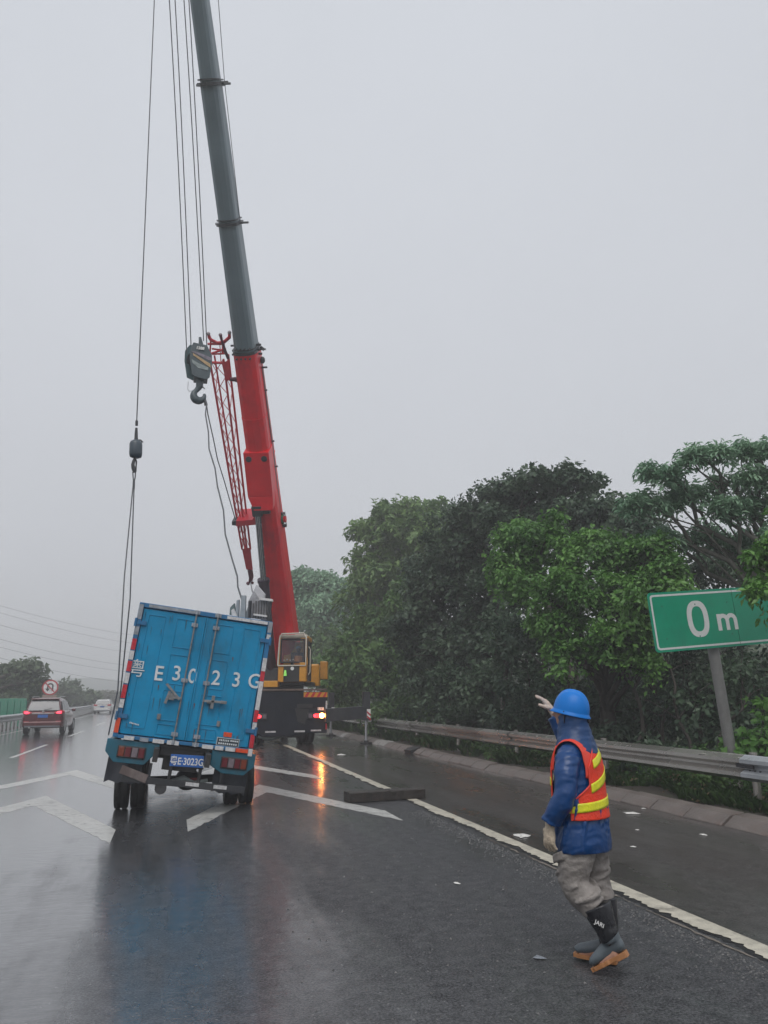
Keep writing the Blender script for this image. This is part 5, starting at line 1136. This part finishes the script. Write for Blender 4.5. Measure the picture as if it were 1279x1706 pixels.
# chain ropes from the big hook
def sag(pts, D0, D1):
    n = len(pts); return [atD(x, y, D0+(D1-D0)*i/(n-1)) for i, (x, y) in enumerate(pts)]
s1 = sag([(343, 668), (344, 672), (342, 690), (347, 720), (348, 748), (358, 780), (362, 810), (372, 850), (375, 890), (386, 930), (395, 960), (396, 978), (403, 1000), (404, 1020)], 18.2, 13.9)
tag(MB().tube(s1, .016, 6).build('wire_rope', M_wire), 'slack dark wire rope sagging from the big hook to the roof wreckage', 'rope')
s2 = sag([(343, 668), (346, 690), (355, 730), (362, 765), (373, 800), (383, 835), (392, 866)], 18.2, 22.5)
tag(MB().tube(s2, .014, 6).build('wire_rope', M_wire), 'slack rope from the big hook across to the lower end of the lattice jib', 'rope')
s3 = [onplane(417, 970, .25), atD(420, 985, 20), atD(430, 1005, 17), atD(440, 1018, 15), atD(447, 1029, 13.95)]
tag(MB().tube(s3, .016, 6).build('wire_rope', M_wire), 'short dark rope from the jib foot down to the roof wreckage', 'rope')
mb = MB(); mb.tube([hp(341.5, 666, -.1), hp(343, 675, -.1)], [.03, .045], 8); mb.build('rope_thimble', M_dark, hk, world=True)
# ================================================================== CARS
def car(name, loc, yaw, paint, label, detail=True, L=4.55, Wd=1.80, lit=True, Hs=1.0):
    c = empty(name, loc, (0, 0, yaw), label, 'car')
    def add(nm, fn, mat, bevel=0.0, parent=None):
        mb = MB(); fn(mb); return mb.build(nm, mat, parent or c, bevel=bevel)
    w0 = Wd/2
    def body(mb):
        st = [(0, .86, .50, .98), (.05, .95, .36, 1.04), (.16, 1, .30, 1.08), (.6, 1, .28, 1.10), (2.4, 1, .28, 1.05), (3.3, 1, .28, 1.00), (4.2, .95, .30, .88), (L-.08, .86, .36, .76), (L, .74, .42, .66)]
        P = []
        for y, w, zb, zt in st:
            w *= w0; zm = (zb+zt)/2
            h = [(-w*.88, zb), (-w*.985, zb+.06), (-w, zb+.22), (-w, zm+.08), (-w*.985, zt-.08), (-w*.93, zt)]
            P.append([Vector((x, y, z*Hs)) for x, z in h+[(-x, z) for x, z in reversed(h)]])
        mb.grid(P, True); mb.poly(P[0][::-1]); mb.poly(P[-1]); mb.grid([[r_[0], r_[-1]] for r_ in P])
    add('body', body, paint)
    def gh(mb):
        P = []
        for y, w, zb, zt in ((.10, .80, 1.05, 1.10), (.22, .86, 1.06, 1.36), (.36, .84, 1.06, 1.60), (.6, .84, 1.06, 1.655), (1.5, .84, 1.05, 1.675), (2.3, .84, 1.04, 1.62), (2.75, .84, 1.02, 1.42), (3.3, .82, 1.0, 1.02)):
            k = (zt-1.04)/.62; wt = w*(1-.20*max(0, k)); w *= w0; wt *= w0
            P.append([Vector((x, y, z*Hs)) for x, z in ((-w, zb), (-(w+wt)/2-.01, (zb+zt)/2), (-wt-.01, zt-.07*max(0, k)), (-wt+.08, zt), (wt-.08, zt), (wt+.01, zt-.07*max(0, k)), ((w+wt)/2+.01, (zb+zt)/2), (w, zb))])
        mb.grid(P, True)
    add('cabin', gh, paint)
    G = glass('car_glass', (.10, .11, .13), .05, .92)
    def rg(mb):
        mb.grid([[Vector((x*w0, y, z*Hs)) for x, y, z in r_] for r_ in ([(-.66, .335-.03, 1.54), (-.73, .16, 1.30), (-.78, .085, 1.10)], [(0, .30, 1.56), (0, .125, 1.31), (0, .06, 1.10)], [(.66, .335-.03, 1.54), (.73, .16, 1.30), (.78, .085, 1.10)])])
    add('rear_window', rg, G)
    def sg2(mb):
        for s in (-1, 1):
            for ya, yb in ((.55, 1.15), (1.22, 1.98), (2.05, 2.85)):
                zt = 1.55 if yb < 2.5 else 1.45
                mb.prism([(s*(.855*w0+.012), ya, 1.1*Hs), (s*(.855*w0+.012), yb+(.0), 1.1*Hs), (s*(.735*w0+.012), yb-(.32 if yb > 2.5 else 0), zt*Hs), (s*(.735*w0+.012), ya+(.12 if ya < .7 else 0), 1.56*Hs)], (s*.006, 0, 0))
    add('side_window', sg2, G)
    for s in (-1, 1):
        t = add('tail_light', lambda mb: mb.ring([(s*.56*w0, -.005, .985*Hs), (s*.75*w0, -.015, 1.0*Hs), (s*.90*w0, .03, 1.02*Hs), (s*1.0*w0, .16, 1.03*Hs)], [(.05, .03), (.085, .03), (.10, .03), (.05, .02)], 10, ref=(0, 1, 0)), pm('car_lamp_red', (.45, .02, .03), .2, var=.05))
        if lit: add('lamp_glow', lambda mb: mb.ring([(s*.66*w0, -.04, .985*Hs), (s*.80*w0, -.04, 1.0*Hs), (s*.90*w0, -.01, 1.01*Hs)], [(.03, .02), (.06, .02), (.05, .02)], 10, ref=(0, 1, 0)), pm('car_lamp_lit', (.6, .02, .03), .2, var=.02, emit=(1, .05, .10), estr=2.2), parent=t)
        add('bumper_reflector', lambda mb: mb.box((s*.78*w0, -.015+.03, .58*Hs), (.24, .04, .10)), pm('car_reflector', (.30, .04, .05), .25))
        add('mirror', lambda mb: mb.box((s*(w0+.08), 2.72, 1.08*Hs), (.18, .1, .13)), paint, .03)
        for y in (.82, L-.85):
            p = empty('tmp', (0, 0, 0)); bpy.data.objects.remove(p)
            mb = MB(); n = 24; cx_ = s*(w0-.10); r = .345
            prof = [(.6*r, -.09), (.92*r, -.11), (r, -.08), (r, .08), (.92*r, .11), (.6*r, .09)]
            mb.grid([[Vector((cx_+x, y+rr*math.cos(2*math.pi*i/n), r+rr*math.sin(2*math.pi*i/n))) for rr, x in prof] for i in range(n)], True, True); wh = mb.build('wheel', M_tyre, c)
            mb = MB(); mb.cyl((cx_+s*.06, y, r), (cx_+s*.095, y, r), .62*r, 20); mb.build('rim', M_galv, wh)
    add('bumper', lambda mb: mb.box((0, .03, .50*Hs), (Wd*.93, .10, .20)), paint if detail else paint, .04)
    add('lower_trim', lambda mb: mb.box((0, .04, .38*Hs), (Wd*.86, .10, .09)), pm('trim_grey', (.14, .15, .17), .5), .02)
    add('chrome_strip', lambda mb: mb.box((0, -.015, .96*Hs), (.95, .02, .035)), M_galv)
    add('licence_plate', lambda mb: mb.box((0, -.02, .84*Hs), (.44, .02, .14)), MATS['plate_blue'])
    add('badge', lambda mb: mb.cyl((0, -.02, 1.06*Hs), (0, -.005, 1.06*Hs), .05, 12), M_galv)
    if detail:
        add('roof_rail', lambda mb: [mb.tube([(s*.60, .5, 1.66*Hs), (s*.60, .6, 1.72*Hs), (s*.60, 2.1, 1.72*Hs), (s*.60, 2.2, 1.66*Hs)], .018, 6) for s in (-1, 1)], M_galv)
        add('spoiler', lambda mb: mb.box((0, .32, 1.62*Hs), (1.25, .2, .04)), paint, .015)
        add('wiper', lambda mb: mb.bar((0, .02, 1.12*Hs), (.35, .07, 1.2*Hs), .015, .015), M_black)
        add('exhaust', lambda mb: mb.cyl((-.55, -.03, .33*Hs), (-.55, .2, .33*Hs), .035, 10), M_galv)
M_suv = pm('car_brown', (.095, .008, .012), .25, metal=.2, var=.1, scale=3, coat=.6, dirt=(.09, .07, .07), dirtamt=.3)
M_carw = pm('car_white', (.62, .62, .62), .3, var=.05, coat=.5)
car('parked_car', (-5.86, 40, 0), R(-1.0), M_suv, 'dark brown red sport utility car with lit tail lamps driving away at left')
bpy.data.objects['parked_car'].name = 'brown_car'
car('white_car', (-7.35, 90, 0), R(-2), M_carw, 'small distant white car partly hidden behind the left edge of the blue truck', detail=False, lit=False, Hs=.88)

# ================================================================== WORKER
from mathutils.bvhtree import BVHTree
wp = atD(968, 1420, 5.45); wk = empty('person', (wp.x, wp.y, 0), (0, 0, R(135)), 'walking worker in blue raincoat, orange safety vest and blue helmet raising one hand', 'person')
bpy.data.textures.new('cl1', 'CLOUDS').noise_scale = .07
bpy.data.textures.new('cl2', 'CLOUDS').noise_scale = .025
t_ = bpy.data.textures.new('cr', 'CLOUDS'); t_.noise_type = 'HARD_NOISE'; t_.noise_scale = .085; t_.noise_depth = 1
CRE = empty('tmp', (0, 0, 0), (R(14), R(22), 0)); CRE.scale = (1.9, 1.9, .72); bpy.context.view_layer.update()
def organic(mb, name, mat, voxel=.010, smooth=6, disp=(), parent=wk, label=None):
    o = mb.build('tmp', mat, None)
    m = o.modifiers.new('r', 'REMESH'); m.mode = 'VOXEL'; m.voxel_size = voxel; m.use_smooth_shade = True
    m = o.modifiers.new('s', 'SMOOTH'); m.iterations = smooth; m.factor = .5
    for tx, st in disp:
        m = o.modifiers.new('d', 'DISPLACE'); m.texture = bpy.data.textures[tx]; m.strength = st; m.mid_level = .5; m.texture_coords = 'OBJECT' if tx == 'cr' else 'LOCAL'; m.texture_coords_object = CRE if tx == 'cr' else None
    dg = bpy.context.evaluated_depsgraph_get(); me = bpy.data.meshes.new_from_object(o.evaluated_get(dg)); bpy.data.objects.remove(o)
    me.name = name; me.materials.clear(); me.materials.append(mat)
    me.polygons.foreach_set('use_smooth', [True]*len(me.polygons))
    o = bpy.data.objects.new(name, me); COL.objects.link(o); o.parent = parent
    if label: o['label'] = label
    return o
TR = [(.685, -.02, .165, .225), (.74, -.02, .166, .228), (.82, -.018, .160, .220), (.95, -.012, .150, .205), (1.08, -.008, .146, .205), (1.20, -.008, .140, .212), (1.27, -.008, .122, .198), (1.32, -.006, .10, .155), (1.37, -.002, .085, .095)]
Z = lambda *p: Vector(p)
# body: one continuous mesh under the clothes
mb = MB()
mb.ring([(-.02, 0, .78), (-.01, 0, .9), (-.01, 0, 1.05), (-.005, 0, 1.2), (-.005, 0, 1.28), (.0, 0, 1.34), (.005, 0, 1.40), (.008, 0, 1.46)], [(.15, .10), (.14, .10), (.15, .10), (.17, .10), (.14, .08), (.06, .055), (.05, .05), (.05, .055)], 20, ref=(1, 0, 0))
mb.sphere((.018, 0, 1.545), (.098, .078, .10), 24, 14); mb.sphere((.048, 0, 1.485), (.065, .058, .065), 20, 12)
mb.ring([(.103, 0, 1.555), (.130, 0, 1.515), (.108, 0, 1.50)], [.008, .016, .010], 8)       # nose
for s in (-1, 1): mb.sphere((.008, s*.078, 1.525), (.022, .010, .03), 10, 6); mb.sphere((.091, s*.032, 1.565), (.02, .02, .009), 8, 6)
mb.ring([(.098, -.022, 1.468), (.109, 0, 1.468), (.098, .022, 1.468)], [.006, .008, .006], 8)   # lips
LA = [(-.005, .18, 1.27), (-.005, .24, 1.14), (.005, .268, 1.02), (.055, .262, .94), (.10, .25, .875), (.112, .248, .84)]
RA = [(-.005, -.18, 1.27), (.05, -.25, 1.235), (.10, -.31, 1.25), (.145, -.31, 1.36), (.21, -.29, 1.50), (.225, -.285, 1.53)]
for A_ in (LA, RA): mb.ring(A_, [.058, .052, .042, .040, .030, .026], 12)
LL = [(-.02, .09, .86), (.02, .10, .68), (.04, .10, .50), (-.07, .105, .37), (-.165, .105, .20), (-.20, .105, .13), (-.10, .105, .07)]
RL = [(-.02, -.09, .86), (-.01, -.10, .68), (.0, -.10, .49), (-.06, -.10, .36), (-.10, -.10, .14), (-.09, -.10, .07), (.08, -.10, .05)]
for A_ in (LL, RL): mb.ring(A_, [.09, .075, .055, .05, .036, .035, .03], 12)
M_skin = pm('skin', (.42, .23, .16), .5, var=.08, scale=10)
organic(mb, 'body', M_skin, .011, 3)
# raincoat jacket
M_rain = pm('raincoat_blue', (.002, .045, .17), .33, var=.12, scale=4, bump=.25, bscale=14, dirt=(.01, .05, .10), dirtamt=.2)
mb = MB(); mb.ring([(f, 0, z) for z, f, rf, rl in TR], [(rl, rf) for z, f, rf, rl in TR], 28, ref=(1, 0, 0))
def sleeve(A_, rad): mb.ring(A_, rad, 16)
sleeve([(-.005, .13, 1.270), (-.005, .19, 1.230), (-.005, .235, 1.15), (.0, .262, 1.05), (.015, .268, 1.0), (.06, .262, .94), (.095, .252, .895), (.106, .25, .875)], [.078, .080, .073, .067, .068, .064, .058, .067])
sleeve([(-.005, -.13, 1.270), (.01, -.19, 1.25), (.05, -.25, 1.225), (.10, -.31, 1.24), (.145, -.31, 1.34), (.195, -.295, 1.46), (.215, -.29, 1.50)], [.080, .082, .076, .074, .066, .056, .058])
# deep folds at the elbow, hem and back
for i in range(34):
    a = random.uniform(0, 2*math.pi); z = random.uniform(.66, .92); q = a+random.uniform(.1, .35)
    p1 = Z(-.02+.166*math.cos(a), .232*math.sin(a), z); p2 = Z(-.01+.158*math.cos(q), .222*math.sin(q), z+random.uniform(.05, .22)); mb.tube([p1, p1.lerp(p2, .5)*1.0, p2], [.003, .013, .003], 6)
jk = organic(mb, 'raincoat', M_rain, .0085, 3, (('cr', -.012),))
mb = MB(); mb.ring([(f, 0, z) for z, f, rf, rl in TR], [(rl*1.02, rf*1.02) for z, f, rf, rl in TR], 28, ref=(1, 0, 0))
for s in (-1, 1): mb.ring([(-.005, s*.05, 1.28), (-.005, s*.13, 1.270), (-.003, s*.175, 1.24)], [.085, .086, .085], 16)
tj = organic(mb, 'tmpj', M_rain, .010, 10)
bv = BVHTree.FromPolygons([v.co.copy() for v in tj.data.vertices], [tuple(p.vertices) for p in tj.data.polygons]); bpy.data.objects.remove(tj)
def cast(o, tgt, off):
    d = (tgt-o).normalized(); h = bv.ray_cast(o, d)
    return (h[0]-d*off) if h[0] is not None else tgt-d*off
def rad(th, z, off, r=.6):
    c = Z(0.0, 0, z); return cast(c+Z(math.cos(R(th)), math.sin(R(th)), 0)*r, c, off)
def sheetgrid(P, name, mat, th=.004, label=None, parent=wk):
    m_ = MB(); m_.grid(P, True); o = m_.build(name, mat, parent, label=label); s_ = o.modifiers.new('solid', 'SOLIDIFY'); s_.thickness = th; s_.offset = 1; return o
def smoothP(P, it=2):
    for _ in range(it):
        Q = [[p.copy() for p in r_] for r_ in P]
        for i in range(1, len(P)-1):
            for j in range(1, len(P[0])-1): P[i][j] = (Q[i][j]*2+Q[i-1][j]+Q[i+1][j]+Q[i][j-1]+Q[i][j+1])/6
    return P
def backlim(z):  # armhole edge angle of the back panel at height z
    if z < .99: return 96+0*z
    return 96+34*min(1, (z-.99)/.10) if z < 1.2 else 130+22*(z-1.2)/.1
P = []
zs = [.885+(1.315-.885)*i/40 for i in range(41)]
for i in range(49):
    u = i/48; row = []
    for z in zs:
        lo = backlim(z); th = lo+(360-2*lo)*u
        zz = z
        if z < .93: zz = z+.05*(1-math.sin(math.pi*u))*(1 if z < .9 else .4)*0
        row.append(rad(th, zz, .016))
    P.append(row)
P = smoothP(P, 3)
ve = sheetgrid(P, 'safety_vest', M_vest, .004)
M_vest2 = pm('vest_coral', (.75, .06, .035), .6, var=.1, scale=10, bump=.3, bscale=60)
for s in (-1, 1):   # shoulder straps over to the front panels
    P = []
    for i in range(7):
        l = s*(.055+.115*i/6); row = []
        for k in range(25):
            a = R(200-205*k/24); row.append(cast(Z(.01, l, 1.18)+Z(math.cos(a), 0, math.sin(a))*.6, Z(.01, l, 1.18), .019))
        P.append(row)
    sheetgrid(smoothP(P, 3), 'shoulder_strap', M_vest2, .004, parent=ve)
    P = []
    for i in range(13):
        row = []
        for z in [.90+.42*j/24 for j in range(25)]:
            th = s*(5+(47 if z > 1.0 else 72)*i/12); row.append(rad(th, z, .018))
        P.append(row)
    sheetgrid(smoothP(P, 3), 'front_panel', M_vest, .004, parent=ve)
M_strip = pm('stripe_yellow', (.72, .72, .02), .35, var=.12, scale=30, bump=.2, bscale=80)
def band(th0, th1, fz, h, off=.0225, n=40):
    P = []
    for i in range(n+1):
        th = th0+(th1-th0)*i/n; P.append([rad(th, fz(th)+h*(j/4-.5), off) for j in range(5)])
    return smoothP(P, 2)
sheetgrid(band(86, 262, lambda t: .955+.0003*(t-98), .054), 'reflective_stripe', M_strip, .003, parent=ve)
sheetgrid(band(132, 228, lambda t: 1.18-.0011*abs(t-232), .056), 'reflective_stripe', M_strip, .003, parent=ve)
sheetgrid(band(142, 218, lambda t: 1.312-.0011*abs(t-232), .052), 'reflective_stripe', M_strip, .003, parent=ve)
for s in (-1, 1):
    for zc in (.97, 1.10): sheetgrid(band(s*6, s*50, lambda t: zc, .05, n=14), 'reflective_stripe', M_strip, .003, parent=ve)
# orange piping down the armhole edge
for s in (0, 1):
    pts = [rad((360-backlim(z)) if s else backlim(z), z, .020) for z in zs]; MB().tube(pts, .006, 6).build('piping', M_vest2, ve)
# hood
mb = MB(); mb.ring([(-.01, 0, 1.27), (-.01, 0, 1.33), (-.008, 0, 1.385), (-.004, 0, 1.44), (-.002, 0, 1.50), (.0, 0, 1.535), (.004, 0, 1.565)], [(.185, .14), (.155, .125), (.115, .108), (.092, .098), (.090, .100), (.084, .092), (.05, .055)], 24, ref=(1, 0, 0))
mb.tube([(.075, -.05, 1.42), (.09, 0, 1.40), (.075, .05, 1.42)], .02, 8)
organic(mb, 'hood', pm('hood_blue', (.003, .040, .14), .45, var=.2, scale=5, bump=.3, bscale=18), .0085, 3, (('cr', -.014),))
# helmet tilted back
HR = Euler((0, R(-13), 0)).to_matrix(); HC = Z(.008, 0, 1.538)
M_hel = pm('helmet_blue', (.004, .17, .58), .36, var=.07, scale=5, spec=.3, dirt=(.02, .14, .4), dirtamt=.2)
mb = MB(); n, m_ = 40, 14; P = []
for i in range(n):
    q = 2*math.pi*i/n; row = []
    for j in range(m_+1):
        a = R(90*j/m_); rr = math.cos(a)**.85; x, y, z = .120*rr*math.cos(q), .100*rr*math.sin(q), .137*math.sin(a)**.95
        ridge = .009*math.exp(-(y/.016)**2)*(1 if z > .03 else z/.03)+.0035*math.exp(-((abs(y)-.045)/.01)**2)*(z > .04)
        row.append(HC+HR @ Z(x, y, z+ridge))
    P.append(row)
mb.grid(P, True, True); P = []
for i in range(n):
    q = 2*math.pi*i/n; fr_ = max(0, math.cos(q))**3
    row = []
    for (k_, z) in ((1.0, .004), (1.03, -.006), (1.11+.07*fr_, -.016-.006*fr_), (1.11+.07*fr_, -.021-.006*fr_), (1.02, -.018), (.96, -.004)):
        row.append(HC+HR @ Z(.120*k_*math.cos(q), .100*k_*math.sin(q), z))
    P.append(row)
mb.grid(P, True, True); hel = mb.build('helmet', M_hel, wk)
mb = MB(); mb.ring([HC+HR @ Z(-.10, 0, -.02), HC+HR @ Z(-.125, 0, -.05)], [(.03, .012), (.025, .01)], 10); mb.build('adjuster', M_black, hel)
mb = MB(); mb.tube([HC+HR @ Z(.02, .10, 0), Z(.03, .088, 1.47), Z(.06, .05, 1.42), Z(.08, 0, 1.41)], .005, 6); mb.build('chin_strap', M_dark, hel)
# trousers
M_tr = pm('trouser_grey', (.24, .22, .205), .65, var=.2, scale=5, bump=.5, bscale=30, dirt=(.08, .07, .065), dirtamt=.6)
mb = MB(); mb.ring([(-.02, 0, .90), (-.02, 0, .80), (-.02, 0, .70)], [(.17, .125), (.185, .135), (.17, .13)], 24, ref=(1, 0, 0))
mb.ring([(-.02, .09, .80), (-.005, .10, .68), (.02, .105, .58), (.03, .105, .52), (.005, .105, .46), (-.05, .105, .41), (-.10, .105, .365)], [.110, .110, .098, .092, .088, .084, .078], 20)
mb.ring([(-.03, -.09, .80), (-.04, -.10, .68), (-.04, -.105, .56), (-.05, -.105, .46), (-.075, -.105, .39), (-.085, -.105, .36)], [.110, .110, .098, .090, .086, .080], 20)
for i in range(26):
    s = random.choice((1, 1, -1)); z = random.uniform(.40, .70); c = Z((.045 if s > 0 else -.045)-(.12*max(0, .52-z)/.15 if s > 0 else 0), s*.105, z); a = random.uniform(0, 6.28); r_ = .098
    P_ = [c+Z(r_*math.cos(a+k*.35), r_*math.sin(a+k*.35), .014*k) for k in range(6)]; mb.tube(P_, [.003, .009, .013, .012, .008, .003], 6)
organic(mb, 'trousers', M_tr, .0085, 3, (('cr', -.014),))
# boots
M_bshaft = pm('boot_black', (.016, .017, .021), .28, var=.25, scale=8, dirt=(.06, .06, .06), dirtamt=.5)
M_bfoot = pm('boot_grey', (.085, .105, .12), .4, var=.2, scale=9, dirt=(.04, .04, .045), dirtamt=.5)
M_sole = pm('sole_orange', (.38, .17, .065), .5, var=.15, scale=12, dirt=(.2, .1, .05), dirtamt=.4)
def boot(l, top, ank, heel, toe, up, lab=None):
    b = empty('boot', (0, 0, 0)); b.parent = wk
    top, ank, heel, toe = [Z(p[0], l, p[1]) for p in (top, ank, heel, toe)]; up = Z(up[0], 0, up[1]).normalized(); d = (toe-heel).normalized(); lt = Z(0, 1, 0)
    mb = MB(); mb.ring([top, top.lerp(ank, .02), top.lerp(ank, .35), top.lerp(ank, .7), ank, ank+(heel-ank)*.3+up*.01], [.092, .093, .082, .068, .063, .05], 20)
    organic(mb, 'shaft', M_bshaft, .008, 2, (('cl1', .008),), parent=b)
    mb = MB(); L = (toe-heel).length
    st = [(.02, .031, .045, .058), (.12, .037, .060, .072), (.30, .038, .050, .066), (.50, .038, .042, .056), (.72, .047, .034, .046), (.88, .044, .028, .039), (.97, .026, .018, .030)]
    mb.ring([heel+d*(L*u)+up*c for u, w, h, c in st], [(w, h) for u, w, h, c in st], 18, ref=up)
    mb.ring([ank+(top-ank)*.12, ank, heel+d*(L*.18)+up*.08], [.062, .060, .055], 16); mb.sphere(heel+d*(L*.10)+up*.055, (.042, .036, .042), 14, 8)
    organic(mb, 'foot', M_bfoot, .0075, 3, parent=b)
    mb = MB(); P = [[], [], [], []]
    for k in range(21):
        u = k/20; w = .031+.015*math.sin(math.pi*min(1, u*1.05))*(1 if u > .45 else .55)+(.004 if u > .6 else 0); w *= .88*(1 if u < .93 else .75) if u > .03 else .8
        t_ = .020 if u < .26 else (.010 if u < .40 else .012)
        c = heel+d*(L*(-.01+1.02*u)); bend = 0
        P[0].append(c-lt*w+up*.013); P[1].append(c+lt*w+up*.013); P[2].append(c+lt*w-up*t_); P[3].append(c-lt*w-up*t_)
    mb.grid(P, False, True)
    for e_ in (0, -1): mb.poly([P[q][e_] for q in range(4)])
    mb.build('sole', M_sole, b, bevel=.003)
    return b
bl1 = boot(.105, (-.105, .385), (-.178, .215), (-.268, .146), (-.060, .024), (.50, .86))
boot(-.105, (-.085, .385), (-.115, .13), (-.15, .03), (.115, .03), (0, 1))
sv = (Z(-.235, 0, .19)-Z(-.085, 0, .385)).normalized()
bm_ = Matrix.Translation(Z(-.140, .194, .305)) @ Matrix.Rotation(R(180-8), 4, 'Z') @ Matrix.Rotation(R(18), 4, 'Y') 
textmesh('JARI', .034, M_white, 'boot_lettering', bl1, bm_ , extrude=.0006, bold=.0006)
# gloves
M_glove = pm('glove_dirty', (.60, .50, .38), .75, var=.25, scale=22, bump=.5, bscale=90, dirt=(.14, .09, .06), dirtamt=.6)
def glove(wr, d, n_, curl, side, thumb=.6, mat=M_glove, spread=.0):
    d = d.normalized(); n_ = (n_-d*n_.dot(d)).normalized(); w = d.cross(n_).normalized()*side
    mb = MB(); mb.ring([wr-d*.045, wr-d*.01, wr+d*.02, wr+d*.06, wr+d*.088, wr+d*.10], [(.036, .030), (.032, .026), (.036, .024), (.044, .022), (.044, .018), (.036, .012)], 14, ref=n_)
    for k, (ln, off) in enumerate(((.066, -.033), (.076, -.011), (.072, .011), (.056, .032))):
        p = wr+d*(.086-.004*abs(k-1.3))+w*off; path = [p-d*.02]; ang = 0
        dirn = (d+w*(off*spread*12)).normalized(); path.append(p)
        for j, fr_ in enumerate((.42, .32, .26)):
            ang += curl[j] if isinstance(curl, tuple) else curl
            dd = (dirn*math.cos(ang)+n_*math.sin(ang)); p = p+dd*ln*fr_; path.append(p)
        mb.ring(path, [.0100, .0112, .0100, .0095, .0080], 10)
    p = wr+d*.02-w*.036; path = [p+w*.012]; dd = (d*.75-w*.55+n_*thumb).normalized()
    for ln in (.0, .032, .028): p = p+dd*ln; path.append(p); dd = (dd+d*.25+n_*.15).normalized()
    p = path[-1]; path.append(p+dd*.02); mb.ring(path, [.016, .015, .0135, .012, .009][:len(path)], 10)
    return organic(mb, 'glove', mat, .0034, 2, (('cl2', .003),))
glove(Z(.115, .247, .835), Z(.12, -.03, -1), Z(-.35, -1, -.1), (.30, .38, .3), 1, spread=.4)
glove(Z(.232, -.285, 1.535), Z(.62, .0, .80), Z(.85, .1, -.5), (.18, .25, .2), -1, .5, pm('glove_pale', (.52, .42, .36), .7, var=.2, scale=22, bump=.4, bscale=90, dirt=(.08, .2, .32), dirtamt=.7), .5)

bpy.data.objects.remove(CRE)
# ================================================================== HAZE (rain-wet air)
hz = bpy.data.materials.new('haze'); hz.use_nodes = True; t = hz.node_tree; t.nodes.clear(); o_ = t.nodes.new('ShaderNodeOutputMaterial')
pv = t.nodes.new('ShaderNodeVolumePrincipled'); pv.inputs['Color'].default_value = (.97, .975, .99, 1); pv.inputs['Density'].default_value = .0034; pv.inputs['Anisotropy'].default_value = .2
lk(t, pv.outputs[0], o_.inputs['Volume'])
o = MB().box((0, 300, 14.2), (1900, 760, 31)).build('haze', hz); tag(o, kind='stuff', label='thin grey rain haze filling the air')
